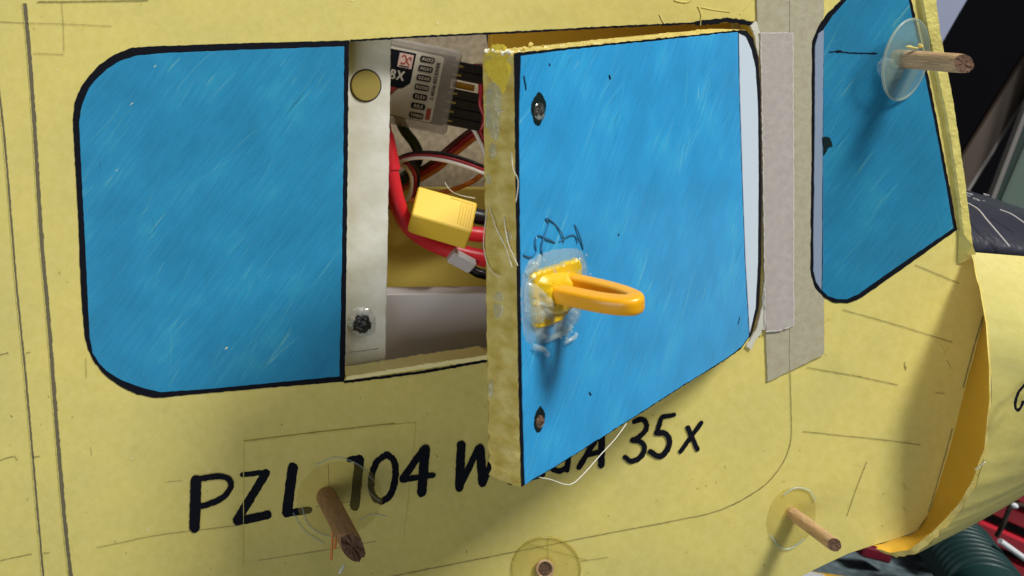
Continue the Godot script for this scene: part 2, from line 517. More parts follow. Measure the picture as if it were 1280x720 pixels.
# ---------------------------------------------------------------- the scene
func _ready() -> void:
	rng.seed = 7
	noise.seed = 11
	noise.frequency = 0.02
	var cam := Camera3D.new()
	cam.name = "camera"
	cam.projection = Camera3D.PROJECTION_FRUSTUM
	cam.near = 0.02
	cam.far = 20.0
	cam.size = cam.near * 720.0 / FD
	cam.frustum_offset = Vector2(640.0 - FX, FY - 360.0) / FD * cam.near
	var eye := CameraAttributesPhysical.new()
	eye.frustum_focal_length = 50.0
	eye.frustum_near = 0.02
	eye.frustum_far = 20.0
	eye.exposure_aperture = 42.0
	eye.frustum_focus_distance = 0.222
	cam.attributes = eye
	add_child(cam)
	cam.position = pt(Vector3(FX - 640.0, FY - 360.0, FD))
	cam.current = true

	var we := WorldEnvironment.new()
	we.name = "environment"
	var e := Environment.new()
	e.background_mode = Environment.BG_COLOR
	e.background_color = lin(0.035, 0.036, 0.04)
	e.tonemap_mode = Environment.TONE_MAPPER_LINEAR
	e.tonemap_exposure = 1.0
	e.sdfgi_enabled = true
	e.ssao_enabled = true
	e.ssil_enabled = true
	we.environment = e
	add_child(we)

	lamp("workshop_lamp", Vector3(0.41, 0.78, 0.475) * 1.25, 0.24, 0.24, 1.76, lin(1.0, 0.985, 0.94))
	lamp("ceiling_light", Vector3(0.2, 1.15, 0.75), 1.2, 0.5, 0.30, lin(0.97, 0.99, 1.0))
	lamp("fill_light", Vector3(-0.75, -0.38, 0.85), 0.7, 0.6, 0.52, lin(0.97, 0.98, 1.0))  # added fill from the lower left, standing for no known lamp

	materials()
	background()
	var plane := thing("model_airplane", "yellow foam model airplane side with blue windows, handwriting and an open door", "model airplane", Vector3(640, 800, -200))
	side_panel(plane)
	windows(plane)
	cabin(plane)
	door(plane)
	pegs(plane)
	cowl(plane)
	lettering(plane)
	pencil_marks(plane)
	tapes(plane)
	electronics()

func lamp(called: String, where: Vector3, w: float, h: float, energy: float, c: Color) -> void:
	var l := AreaLight3D.new()
	l.name = called
	l.area_size = Vector2(w, h)
	l.area_normalize_energy = true
	l.light_energy = energy
	l.light_color = c
	l.shadow_enabled = true
	l.area_range = 6.0
	add_child(l)
	l.look_at_from_position(where, Vector3.ZERO, Vector3.UP)

func side_panel(plane: Node3D) -> void:
	var a := poly([-90, -70, 700, -70, 700, 38, 620, 42, 485, 48.5, 434, 52, 431, 260, 428, 474, 520, 459, 610, 446, 700, 437, 700, 800, -90, 800])
	var b := poly([700, -70, 1160, -70, 1166, 0, 1172, 45, 1184, 110, 1194, 170, 1203, 235, 1211, 300, 1214, 318, 1224, 355, 1230, 392, 1222, 430, 1208, 480, 1198, 520, 1187, 562, 1174, 604, 1162, 640, 1146, 664, 1118, 674, 1090, 682, 1060, 692, 1030, 706, 1000, 721, 960, 745, 900, 800, 700, 800, 700, 437, 760, 433, 950, 422, 952, 220, 946, 26, 900, 29, 769, 34.5, 700, 38])
	var s := Shape.new()
	sheet(s, a, -32, 0, 0.0)
	sheet(s, b, -32, 0, 0.0)
	for i in s.uv.size(): s.uv[i] = (s.uv[i] + Vector2(90, 70)) / Vector2(1440, 860)
	build(s, "side_panel", M.yellow, plane, Vector3.ZERO, 1.0)
	# cut edge below the doorway, lamplight put into its pale colour
	s = Shape.new()
	sheet(s, dense(poly([433, 470.4, 520, 456.4, 612, 443, 612, 449, 520, 462, 433, 476]), 5.0, 0.7), -31, 0.9, 0.6)
	build(s, "doorway_sill", M.sill_lit, plane)
	s = Shape.new()
	stroke(s, [431, 477, 480, 471, 530, 464.5, 612, 450], 3.2, 1.3, 0.5)
	build(s, "marker_line", M.ink, plane, Vector3.BACK)
	s = Shape.new()
	stroke(s, [439, 51, 520, 46, 640, 40.5, 770, 33.5, 880, 28.5], 2.6, 0.5, 0.5)
	stroke(s, [870, 29, 890, 27.5, 906, 25, 920, 26, 938, 30], 6.0, 0.7, 0.9)
	build(s, "marker_line", M.ink, plane, Vector3.BACK)
	# the front edge that frames the windscreen
	s = Shape.new()
	sheet(s, dense(poly([1143, -60, 1160, -60, 1167, 0, 1173, 45, 1185, 110, 1195, 170, 1204, 235, 1212, 300, 1215, 319, 1207, 308, 1198, 292, 1190, 225, 1178, 150, 1163, 78, 1154, 40, 1147, 0]), 7.0, 0.5), -20, 6, 2.0)
	build(s, "windscreen_edge", M.yellow_trim, plane)
	s = Shape.new()
	var fold := [Vector3(1197, 287, 2), Vector3(1214, 319, 8), Vector3(1196, 330, 1), Vector3(1203, 302, 14)]
	s.tri(fold[0], fold[3], fold[2], -1); s.tri(fold[3], fold[1], fold[2], -1); s.tri(fold[0], fold[1], fold[3], -1); s.tri(fold[0], fold[2], fold[1], -1)
	build(s, "folded_corner", M.yellow_trim, plane)
	# a patch of paper under the writing
	s = Shape.new()
	sheet(s, dense(poly([304, 552, 395, 541, 492, 530, 520, 528, 505, 672, 470, 676, 304, 703]), 8.0, 0.4), 0.1, 0.9, 0.3)
	for i in s.uv.size(): s.uv[i] = (s.uv[i] + Vector2(90, 30)) / Vector2(1440, 860)
	var patch := build(s, "paper_patch", M.yellow, plane, Vector3.ZERO, 1.0)
	for k in [[304, 552, 395, 541, 492, 530, 1.3], [304.5, 552, 304, 703, 304, 703, 0.7]]:
		s = Shape.new(); sweep(s, [Vector3(k[0], k[1], 0.8), Vector3(k[2], k[3], 0.9), Vector3(k[4], k[5], 0.8)], k[6], 6)
		build(s, "lifted_edge", M.yellow_trim, patch)

func pane(plane: Node3D, outer: PackedVector2Array, inner: PackedVector2Array, strip: PackedVector2Array, shift: Vector2, label: String, paint: Material) -> MeshInstance3D:
	var s := Shape.new()
	sheet(s, dense(inner, 7.0, 0.35), 0.1, 1.2, 0.3)
	for i in s.uv.size(): s.uv[i] += shift
	var o := build(s, "blue_window", paint, plane, Vector3.ZERO, 1.0 / 1024.0)
	tag(o, label)
	s = Shape.new()
	sheet(s, dense(outer, 5.0, 0.4), 0.05, 0.75, 0.2)
	build(s, "marker_outline", M.ink, o)
	if strip.size():
		s = Shape.new()
		sheet(s, dense(strip, 6.0, 0.3), 0.1, 1.3, 0.3)
		build(s, "bare_paper_strip", M.strip_dull, o)
	return o

func windows(plane: Node3D) -> void:
	pane(plane,
		poly([91, 150, 93, 128, 101, 109, 111, 95, 124, 81, 143, 68, 165, 59.5, 200, 57.5, 300, 54, 437, 50.5, 436, 57, 434, 260, 431, 471, 430, 477, 320, 486, 240, 493, 195, 497.5, 172, 493, 155, 485.5, 138, 475, 127, 464.5, 117, 451, 110, 437, 105.5, 420, 104, 400, 101, 360, 97.5, 270, 93, 190]),
		poly([99, 152, 102, 132, 111, 110, 121, 98, 134, 86, 150, 76, 170, 69.5, 205, 66.5, 300, 62.5, 430, 58, 429, 200, 427, 330, 424, 470, 320, 480, 260, 486, 200, 490, 176, 484, 150, 474, 133, 463, 123, 453, 116, 441, 112, 422, 110, 380, 105, 280, 101, 200]),
		PackedVector2Array(), Vector2.ZERO, "blue painted rear side window with black marker outline", M.blue_rear_dim)
	pane(plane,
		poly([1085, -60, 1066, -20, 1050, 1, 1035, 16, 1021, 34, 1016, 44, 1014, 60, 1013.5, 175, 1012, 300, 1012, 340, 1016, 356, 1024, 368, 1040, 378, 1059, 379, 1075, 373, 1135, 331, 1196, 287, 1186, 230, 1172, 155, 1158, 85, 1146, 30, 1139, 0, 1128, -60]),
		poly([1096, -60, 1072, -16, 1054, 4, 1040, 20, 1029, 36, 1028, 175, 1027.5, 340, 1027, 363, 1034, 370, 1046, 373.5, 1058, 374, 1071, 368, 1131, 326, 1191, 285, 1182, 232, 1168, 157, 1154, 87, 1142, 32, 1135, 0, 1123, -60]),
		poly([1029, 37, 1022, 42, 1018, 58, 1017.5, 175, 1016, 300, 1016, 338, 1019, 352, 1026, 362.5, 1026.5, 340, 1027.5, 175]), Vector2(-900, 560), "blue painted front window partly under a wooden peg and clear disc", M.blue_front_dim)
	var s := Shape.new()
	stroke(s, [1036, 65, 1045, 64, 1060, 66, 1095, 67], 1.6, 1.6, 0.5)
	stroke(s, [1044, 64.5, 1049, 64], 3.2, 1.7, 0.5)
	build(s, "ink_line", M.ink, plane, Vector3.BACK)
	s = Shape.new()
	sheet(s, dense(poly([1027, 171, 1033, 170, 1038, 175, 1039, 182, 1033, 186, 1029, 194, 1028, 186]), 3.0, 0.9), 1.4, 2.6, 0.4)
	build(s, "torn_spot", M.teal_dark, plane)
	# chips in the paint
	s = Shape.new()
	for c in [[163, 131, 3, 1.0], [192, 84, 3, 0.9], [281, 436, 3, 1.5], [145, 213, 2, 0.8]]:
		stroke(s, [c[0], c[1], c[0] + c[2], c[1] - c[2] * 0.8], c[3], 1.55, 0.4)
	tag(build(s, "paint_chip", M.scuff, plane, Vector3.BACK), "", "", "", "stuff")

func cabin(plane: Node3D) -> void:
	# a strip along the doorway that the closed door rests on, with two magnets
	var s := Shape.new()
	var q := PackedVector2Array()
	for p in poly([415, 40, 492, 34, 489, 60, 487, 170, 485, 300, 483, 400, 482.5, 453, 448, 457, 425, 461]):
		var w := at(p.x, p.y, -34); q.append(Vector2(w.x, w.y))
	sheet(s, dense(q, 6.0, 0.5), -46, -34, 1.0)
	var strip := build(s, "door_stop", M.white_paper, plane)
	var c := at(457, 107, -34)
	s = Shape.new(); sheet(s, ellipse(Vector2(c.x, c.y), 20.5, 21.5), -36, -33.3, 0.5)
	build(s, "magnet_socket", M.board_dark, strip)
	s = Shape.new(); sheet(s, ellipse(Vector2(c.x, c.y), 18.5, 19.5), -36, -31.2, 1.0)
	build(s, "magnet", M.magnet, strip)
	c = at(452, 403, -34)
	s = Shape.new(); dome(s, dense(smoothed(ellipse(Vector2(c.x, c.y), 19, 20, 0.2, 12)), 4.0, 1.2), -34.2, 4.5, 0.5)
	build(s, "glue_lump", M.glue_thick, strip, Vector3.BACK)
	s = Shape.new(); dome(s, dense(smoothed(ellipse(Vector2(c.x - 0.5, c.y + 1), 12.5, 12.5, 0.0, 8)), 4.0, 1.6), -32.0, 6.5, 0.35, 6, 40.0)
	build(s, "magnet", M.black, strip, Vector3.BACK)
	for k in [[-15, 1, 5, 4], [4, -12, 6, 3], [10, 11, 8, 3.2], [2, 14, 6, 3]]:
		s = Shape.new(); dome(s, dense(ellipse(Vector2(c.x + k[0], c.y + k[1]), k[2], k[3], 0.2, 14), 3.0, 0.6), -30.5, 3.0, 0.6)
		build(s, "glue_bead", M.glue, strip, Vector3.BACK)
	s = Shape.new()
	stroke(s, [at(440, 455, 0).x + 5, 452, 482, 447], 1.2, -33.4, 0.6)
	build(s, "pencil_or_crease_line", M.pencil, strip, Vector3.BACK)
	# walls of the cabin
	s = Shape.new(); block(s, Vector3(480, 160, -300), Vector3(530, 210, 8), Basis(), 1.0)
	build(s, "cabin_far_wall", M.cardboard, plane)
	s = Shape.new(); block(s, Vector3(480, 465, -262), Vector3(530, 184, 8), Basis(), 1.0)
	build(s, "cabin_inner_side", M.cabin_yellow, plane)
	s = Shape.new(); block(s, Vector3(480, 655, -150), Vector3(530, 8, 112), Basis(), 1.0)
	build(s, "cabin_floor", M.foam, plane)
	for x in [-60.0, 1016.0]:
		s = Shape.new(); block(s, Vector3(x, 300, -168), Vector3(8, 350, 132), Basis(), 1.0)
		build(s, "cabin_end_wall", M.foam, plane)
	# added strip at the doorway top, the far wall's shade put into its orange
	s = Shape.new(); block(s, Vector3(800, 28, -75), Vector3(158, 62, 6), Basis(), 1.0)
	build(s, "cabin_shade_strip", M.shade_orange, plane)
	# the pale battery tray wall below
	s = Shape.new()
	var t0 := at(470, 368, -85); var t1 := at(640, 366, -85); var t2 := at(640, 500, -85); var t3 := at(470, 500, -85)
	sheet(s, dense(poly([t0.x, t0.y, (t0.x + t1.x) / 2, t0.y - 1.2, t1.x + 60, t1.y, t2.x + 60, t2.y, t3.x, t3.y]), 12.0, 0.4), -118, -85, 1.5)
	build(s, "tray_wall", M.lavender, plane)

func dxy(px: float, py: float) -> Vector2:     # the spot on the open door's outer face behind (px, py), in the door's own axes
	var c := cos(deg_to_rad(DOOR_TURN)); var s := sin(deg_to_rad(DOOR_TURN))
	var a := px - FX
	var u := (FD * (HINGE.x - FX) - a * (FD - HINGE.z)) / (FD * c - a * s)
	var z := HINGE.z + u * s
	return Vector2(-u, FY + (py - FY) * (FD - z) / FD)

func dpoly(a: Array) -> PackedVector2Array:
	var p := PackedVector2Array()
	for i in range(0, a.size(), 2): p.append(dxy(a[i], a[i + 1]))
	return p

func door(plane: Node3D) -> void:
	var d := Node3D.new()
	d.name = "door"
	plane.add_child(d, true)
	d.position = pt(Vector3(HINGE.x, 0, HINGE.z) - Vector3(org[plane].x, org[plane].y, org[plane].z))
	d.rotation_degrees.y = DOOR_TURN
	org[d] = Vector3.ZERO
	tag(d, "open cabin door with blue painted outer face and yellow ring handle")
	# foam board with uneven cut edges
	var s := Shape.new()
	var outline := dpoly([642, 66, 700, 60, 780, 52, 860, 44, 915, 38, 932, 37, 941, 48, 947, 70, 950, 110, 951.5, 220, 951, 330, 948, 385, 939, 418, 925, 437, 905, 451, 850, 485, 800, 517, 740, 555, 700, 580, 651, 609, 648, 500, 645, 300, 643, 150])
	var edge := dense(outline, 5.0, 0.5)
	var ragged := dense(outline, 5.0, 0.0)
	for i in ragged.size():
		var p := ragged[i]
		var j := 2.2 * noise.get_noise_2d(p.x * 7.0 + 31.0, p.y * 7.0) + 1.4 * noise.get_noise_2d(p.x * 22.0, p.y * 22.0 + 9.0)
		if p.x < -500.0: p.x += j + (4.0 if p.y > 420.0 else 0.0) * noise.get_noise_2d(p.y * 5.0, 3.0) * 2.0
		else: p.y += j
		ragged[i] = p
	var n := ragged.size()
	var levels := [[-33.0, 1.0, 0.8], [-31.0, 1.0, 0.0], [-24.0, 0.9, -0.4], [-16.0, 1.1, 0.3], [-8.0, 0.9, -0.2], [-2.0, 0.5, 0.0], [0.0, 0.0, 0.4]]
	var rings := []
	for l in levels:
		var ring := []
		for i in n:
			var p := edge[i].lerp(ragged[i], l[1])
			p += Vector2(noise.get_noise_2d(p.y * 12.0 + l[0] * 50.0, 5.0), noise.get_noise_2d(p.x * 12.0 + l[0] * 50.0, 8.0)) * (0.7 if l[0] < -1.0 else 0.2)
			ring.append(v3(p, l[0]))
		rings.append(ring)
	for k in rings.size() - 1:
		for i in n: s.quad(rings[k][i], rings[k][(i + 1) % n], rings[k + 1][(i + 1) % n], rings[k + 1][i], 0)
	var tf := Geometry2D.triangulate_polygon(edge)
	for i in range(0, tf.size(), 3):
		s.tri(rings[-1][tf[i]], rings[-1][tf[i + 2]], rings[-1][tf[i + 1]], -1)
		s.tri(rings[0][tf[i]], rings[0][tf[i + 1]], rings[0][tf[i + 2]], -1)
	build(s, "foam_core", M.foam_pale, d)
	# marker rim, blue face, bare strip at the hinge
	s = Shape.new()
	sheet(s, inset_by(edge, 0.2), 0.05, 0.6, 0.2)
	build(s, "marker_outline", M.ink, d)
	s = Shape.new()
	sheet(s, dense(dpoly([650, 70, 700, 63.5, 780, 55, 860, 46.5, 921, 40, 923, 120, 926, 220, 930, 330, 935, 420, 925, 434, 905, 449, 850, 483, 800, 515, 740, 553, 700, 578, 655, 605, 652, 500, 649, 300, 648, 150]), 7.0, 0.45), 0.1, 1.2, 0.3)
	for i in s.uv.size(): s.uv[i] += Vector2(1010, 0)
	build(s, "blue_face", M.blue, d, Vector3.ZERO, 1.0 / 1024.0)
	s = Shape.new()
	sheet(s, dense(dpoly([922.5, 42, 931, 46, 938, 62, 943, 85, 946, 130, 947, 220, 946, 330, 943, 385, 936, 416, 931, 330, 927, 220, 924, 120]), 6.0, 0.3), 0.1, 1.3, 0.3)
	build(s, "bare_paper_strip", M.strip_white, d)
	# two dug-out magnets
	for k in [[672, 136, 12, 17, 0], [673, 524, 9, 13, 1]]:
		var c := dxy(k[0], k[1])
		s = Shape.new()
		sheet(s, dense(smoothed(PackedVector2Array([c + Vector2(1, -k[3]), c + Vector2(k[2], -k[3] * 0.3), c + Vector2(k[2] * 0.8, k[3] * 0.4), c + Vector2(-1, k[3]), c + Vector2(-k[2] * 0.9, k[3] * 0.5), c + Vector2(-k[2], -k[3] * 0.35)])), 3.0, 0.7), 0.4, 1.6, 0.3)
		var pit := build(s, "magnet_pit", M.teal_dark, d)
		s = Shape.new()
		dome(s, dense(ellipse(c + Vector2(0, 2), k[2] * 0.72, k[3] * 0.52, 0.15, 18), 3.0, 0.5), 1.2, 2.6, 0.6)
		build(s, "magnet", M.steel if k[4] == 0 else M.wood_end, pit, Vector3.BACK)
		s = Shape.new()
		dome(s, dense(ellipse(c + Vector2(1, k[3] * 0.35), k[2] * 0.7, k[3] * 0.35, 0.15, 14), 3.0, 0.6), 1.4, 2.0, 0.6)
		build(s, "glue_bead", M.glue, pit, Vector3.BACK)
	# the handle
	var hub := dxy(690, 362)
	var hb := Vector3(hub.x, hub.y, 0)
	var grip := Node3D.new()
	var ring_path := []
	var droop := deg_to_rad(11.0)
	var tdir := Vector3(-cos(droop), sin(droop), 0.0)     # across the loop: towards the door's free edge and a little down
	var ndir := Vector3(0.05, 0.0, 1.0).normalized()
	for k in [[8, -14], [24, -15], [48, -14], [64, -11], [76, -5], [76, 5], [64, 11], [48, 14], [24, 15], [8, 14], [2, 6], [2, -6]]:
		ring_path.append(hb + Vector3(2, -4, 0) + ndir * float(k[0]) + tdir * float(k[1]))
	ring_path.append(ring_path[0]); ring_path.append(ring_path[1])
	var closed := spline(ring_path, 6)
	closed = closed.slice(6 - 3, closed.size() - 3 - 1)
	closed = closed.slice(0, 72)
	grip.free()
	s = Shape.new()
	sweep(s, closed, 10.0, 24, true, Vector2(0.80, 0.86), 4.5)
	build(s, "handle_ring", M.handle, d)
	s = Shape.new()
	sheet(s, dense(smoothed_corner(dpoly([659, 340, 690, 331, 719, 321, 722, 350, 700, 398, 664, 411, 661, 375])), 4.0, 1.1), 0.6, 6.5, 2.0)
	build(s, "handle_base", M.handle_base, d)
	s = Shape.new()
	dome(s, dense(smoothed(dpoly([666, 346, 690, 338, 712, 340, 714, 362, 706, 384, 684, 392, 668, 380])), 4.0, 0.9), 4.0, 13.0, 0.18, 8, 210.0)
	build(s, "handle_root", M.handle_base, d, Vector3.BACK)
	s = Shape.new()
	dome(s, dense(smoothed(dpoly([652, 340, 672, 318, 700, 310, 724, 312, 734, 335, 732, 360, 728, 385, 720, 405, 700, 422, 672, 430, 655, 425, 650, 390])), 4.0, 0.8), 0.9, 6.0, 0.35, 9)
	build(s, "glue_lump", M.glue, d, Vector3.BACK)
	s = Shape.new()
	dome(s, dense(smoothed(dpoly([655, 350, 675, 362, 688, 372, 686, 390, 672, 400, 656, 402, 652, 378])), 4.0, 0.6), 3.0, 12.0, 0.2, 7, 70.0)
	build(s, "glue_lump", M.glue, d, Vector3.BACK)
	for k in [[668, 388, 11, 13, 9.0, 3], [700, 404, 12, 8, 6.0, 30], [714, 388, 8, 10, 5.0, 60], [676, 416, 13, 7, 4.0, 90], [722, 335, 6, 12, 4.0, 120], [664, 332, 9, 7, 4.5, 150]]:
		s = Shape.new()
		dome(s, dense(ellipse(dxy(k[0], k[1]), k[2], k[3], 0.3, 20), 3.0, 0.9), 1.5, k[4], 0.5, 6, k[5])
		build(s, "glue_lump", M.glue, d, Vector3.BACK)
	for k in [[674, 324], [659, 338], [672, 367], [732, 342], [688, 327], [664, 400], [708, 413], [695, 420], [655, 372], [727, 318]]:
		s = Shape.new()
		dome(s, ellipse(dxy(k[0], k[1]), 1.5, 2.0, 0.2, 10), 4.5, 2.0, 0.3, 4)
		build(s, "glue_bead", M.glue, d, Vector3.BACK)
	for k in [[655, 342, 672, 320, 3], [664, 343, 658, 352, 2.2], [680, 425, 712, 408, 2.6], [662, 432, 682, 442, 3.0], [700, 415, 706, 422, 2.0], [703, 428, 718, 417, 2.4]]:
		var pa := dxy(k[0], k[1]); var pb := dxy(k[2], k[3])
		s = Shape.new()
		sweep(s, spline([v3(pa, 1.5), v3(pa.lerp(pb, 0.5) + Vector2(1, -1.5), 5.0), v3(pb, 1.5)], 5), float(k[4]), 8)
		build(s, "glue_bead", M.glue, d)
	# lifted threads of paint and glue above the handle
	for t in [[[676, 320], [674, 305], [683, 281], [680, 272], [692, 280], [700, 293], [702, 303]], [[652, 318], [660, 320], [668, 315], [666, 303], [670, 294], [682, 298], [692, 303]], [[697, 302], [707, 294], [716, 294], [720, 302]], [[716, 280], [721, 293], [727, 311]]]:
		var pp := []
		for k in t.size():
			var w := dxy(t[k][0], t[k][1])
			pp.append(v3(w, 1.6 + 1.2 * (k % 2)))
		s = Shape.new()
		sweep(s, spline(pp, 5), 0.8, 6)
		build(s, "glue_thread", M.thread_blue, d)
	# torn foam at the top of the free edge
	var torn := Shape.new()
	for lump in [[70, 26, -17, 15, 2.6], [74, 22, -9, 8, 2.4], [72, 20, -26, 7, 2.4], [88, 20, -14, 12, 1.8]]:
		var piece := Shape.new()
		dome(piece, dense(ellipse(Vector2(lump[2], lump[0] + lump[1] * 0.4), lump[3], lump[1], 0.0, 18), 2.5, 1.2), 0.0, lump[4], 0.35, 6, lump[0] * 3.0)
		for i in piece.v.size() / 3:
			var tv := []
			for k in 3:
				var w := piece.v[i * 3 + k]
				tv.append(Vector3(dxy(643.5, w.y).x - 0.4 - w.z, FY + (w.y - FY) * 0.775, w.x))
			torn.tri(tv[0], tv[1], tv[2])
	build(torn, "torn_foam", M.foam_torn, d, Vector3.LEFT)
	for k in 26:
		var w := dxy(606.0 + rng.randf() * 40.0, 67.0)
		var q := Vector2(dxy(643.0, 67.0).x + rng.randf_range(-4.0, 3.0), w.y + rng.randf_range(-2.5, 1.5))
		s = Shape.new()
		dome(s, dense(ellipse(q, 1.2 + rng.randf() * 1.8, 1.0 + rng.randf() * 1.4, rng.randf(), 8), 2.0, 0.5), rng.randf_range(-32.0, -2.0), 2.4, 0.8, 3)
		build(s, "foam_crumb", M.foam_crust, d, Vector3.BACK)
	for k in 40:
		var w := dxy(650.0 + rng.randf() * 270.0, 60.0)
		var top_y := lerpf(dxy(642, 66).y, dxy(932, 37).y, clampf((w.x + 510.0) / 500.0, 0.0, 1.0))
		s = Shape.new()
		dome(s, dense(ellipse(Vector2(w.x, top_y + rng.randf_range(-0.6, 1.6)), 1.0 + rng.randf() * 2.2, 0.8 + rng.randf() * 1.0, rng.randf(), 8), 2.0, 0.5), rng.randf_range(-20.0, -2.0), 2.0, 0.8, 3)
		build(s, "foam_crumb", M.foam_crust, d, Vector3.BACK)
	for k in [[96, -27, 9, 4, 2.2], [118, -29, 12, 3, 2.6], [150, -24, 10, 5, 1.8], [178, -29, 7, 3, 2.4], [232, -8, 8, 3, 1.2], [300, -20, 14, 6, 1.0], [385, -29, 9, 3, 2.0]]:
		var flat := Shape.new(); var laid := Shape.new()
		dome(flat, dense(ellipse(Vector2(k[1], k[0]), k[3], k[2], 0.1, 16), 2.5, 0.8), 0.0, k[4], 0.6, 5, k[0] * 2.0)
		for i in flat.v.size() / 3:
			var tv := []
			for j in 3:
				var w := flat.v[i * 3 + j]
				tv.append(Vector3(dxy(643.5 + w.y * 0.012, FY + (w.y - FY) / 0.775).x - 1.2 - w.z, w.y, w.x))
			laid.tri(tv[0], tv[1], tv[2])
		build(laid, "foam_crumb" if k[0] > 440 else "glue_bead", M.foam_crust if k[0] > 440 else M.glue, d, Vector3.LEFT)
	# small ink specks and chips on the face
	s = Shape.new()
	for k in [[653, 95, 656, 112, 1.8], [760, 95, 761, 98, 3.0], [685, 79, 686, 82, 1.5], [923, 396, 921, 405, 1.4], [735, 490, 737, 493, 2.0], [771, 292, 772, 294, 1.6]]:
		var pa := dxy(k[0], k[1]); var pb := dxy(k[2], k[3])
		stroke(s, [pa.x, pa.y, pb.x, pb.y], k[4], 1.6, 0.4)
	tag(build(s, "ink_speck", M.ink, d, Vector3.BACK), "", "", "", "stuff")
	# crumbs of foam and glue fibres on the free edge
	for k in [[672, 57, 2.6], [688, 59, 1.8], [664, 61, 2.2], [652, 63, 2.4], [630, 66, 2.0]]:
		var w := dxy(k[0], k[1])
		s = Shape.new()
		dome(s, dense(ellipse(w, k[2], k[2] * 1.3, 0.3, 9), 2.0, 0.5), -8.0, 3.0, 0.8, 4)
		build(s, "foam_crumb", M.foam_pale, d, Vector3.BACK)
	var fx := dxy(646, 300).x
	s = Shape.new()
	dome(s, dense(smoothed(PackedVector2Array([Vector2(-30, 92), Vector2(-21, 84), Vector2(-14, 96), Vector2(-15, 140), Vector2(-19, 160), Vector2(-27, 150), Vector2(-32, 120)])), 3.0, 1.0), 0.0, 2.6, 0.8)
	var turned := Shape.new()                     # laid onto the edge, which looks along -x
	for i in s.v.size() / 3:
		var tv := []
		for k in 3:
			var w := s.v[i * 3 + k]
			tv.append(Vector3(dxy(643.5, 68 + w.y).x - 1.0 - w.z, 68 + (w.y - 68) * 0.78, w.x))
		turned.tri(tv[0], tv[1], tv[2])
	build(turned, "glue_smear", M.glue, d, Vector3.LEFT)
	for t in [[[-28, 250], [-20, 275], [-10, 300], [-2, 322]], [[-4, 180], [-1, 200], [3, 215], [2, 240]], [[-30, 255], [-33, 300], [-28, 330], [-16, 338]], [[-6, 130], [-14, 131], [-26, 127]], [[-12, 262], [-7, 290], [-1, 310], [4, 318]]]:
		var pp := []
		for k in t.size(): pp.append(Vector3(fx - 2.5 - 2.0 * (k % 2), float(t[k][1]) * 0.78 + 8.0, t[k][0]))
		s = Shape.new()
		sweep(s, spline(pp, 6), 0.45, 5)
		build(s, "glue_thread", M.hair, d)
	# a thread hanging below the door
	var pp2 := []
	for k in [[672, 597, -3], [690, 600, -1], [707, 604, 4], [722, 590, 6], [745, 566, 5], [765, 548, 3], [782, 529, 1]]:
		var w := dxy(k[0], k[1]); pp2.append(v3(w, k[2]))
	s = Shape.new(); sweep(s, spline(pp2, 3), 0.42, 6)
	build(s, "glue_thread", M.hair, d)

func inset_by(p: PackedVector2Array, d: float) -> PackedVector2Array:
	var r := inset(p, d)
	return r if absf(area(r)) < absf(area(p)) else inset(p, -d)

func smoothed_corner(p: PackedVector2Array) -> PackedVector2Array:
	var r := PackedVector2Array()
	var n := p.size()
	for i in n:
		r.append(p[i].lerp(p[(i - 1 + n) % n], 0.12)); r.append(p[i].lerp(p[(i + 1) % n], 0.12))
	return r

func dowel(plane: Node3D, base: Vector3, tip: Vector3, r: float, m: Material, splinter: float, called := "peg") -> void:
	var s := Shape.new()
	var ax := tip - base
	var d := ax.normalized()
	var side := Vector3(0.1, 0.95, 0.2).cross(d).normalized()
	var other := d.cross(side)
	var n := 20
	var rows := 14
	var ring := func(t: float, j: int) -> Vector3:
		var an := TAU * j / n
		var rr := r * (1.0 + 0.03 * noise.get_noise_2d(j * 40.0, t * 40.0))
		var k := t
		if t > 0.99: k += splinter * (0.6 * noise.get_noise_2d(cos(an) * 60.0 + 7.0, sin(an) * 60.0) + 0.35 * sin(an * 1.0 + 0.8)); rr *= 0.93
		return base + ax * k + (side * cos(an) + other * sin(an)) * rr
	for i in rows:
		for j in n:
			var t0 := float(i) / rows; var t1 := float(i + 1) / rows
			var a: Vector3 = ring.call(t0, j); var b: Vector3 = ring.call(t0, j + 1); var c: Vector3 = ring.call(t1, j + 1); var e: Vector3 = ring.call(t1, j)
			var u0 := float(j) / n * 1.0; var u1 := float(j + 1) / n * 1.0
			s.tri(a, b, c, 0, Vector2(u0, t0), Vector2(u1, t0), Vector2(u1, t1)); s.tri(a, c, e, 0, Vector2(u0, t0), Vector2(u1, t1), Vector2(u0, t1))
	var o := build(s, called, m, plane, _out(s, base, d), 1.0)
	s = Shape.new()
	var inner := []
	for j in n: inner.append(tip.lerp(ring.call(1.0, j), 0.55) + d * (2.0 * splinter * 30.0 * noise.get_noise_2d(j * 90.0, 4.0) - splinter * 12.0))
	for j in n:
		s.quad(ring.call(1.0, j), ring.call(1.0, j + 1), inner[(j + 1) % n], inner[j], -1)
		s.tri(inner[j], inner[(j + 1) % n], tip - d * splinter * 16.0, -1)
	build(s, "end_grain", M.wood_end, o, d)

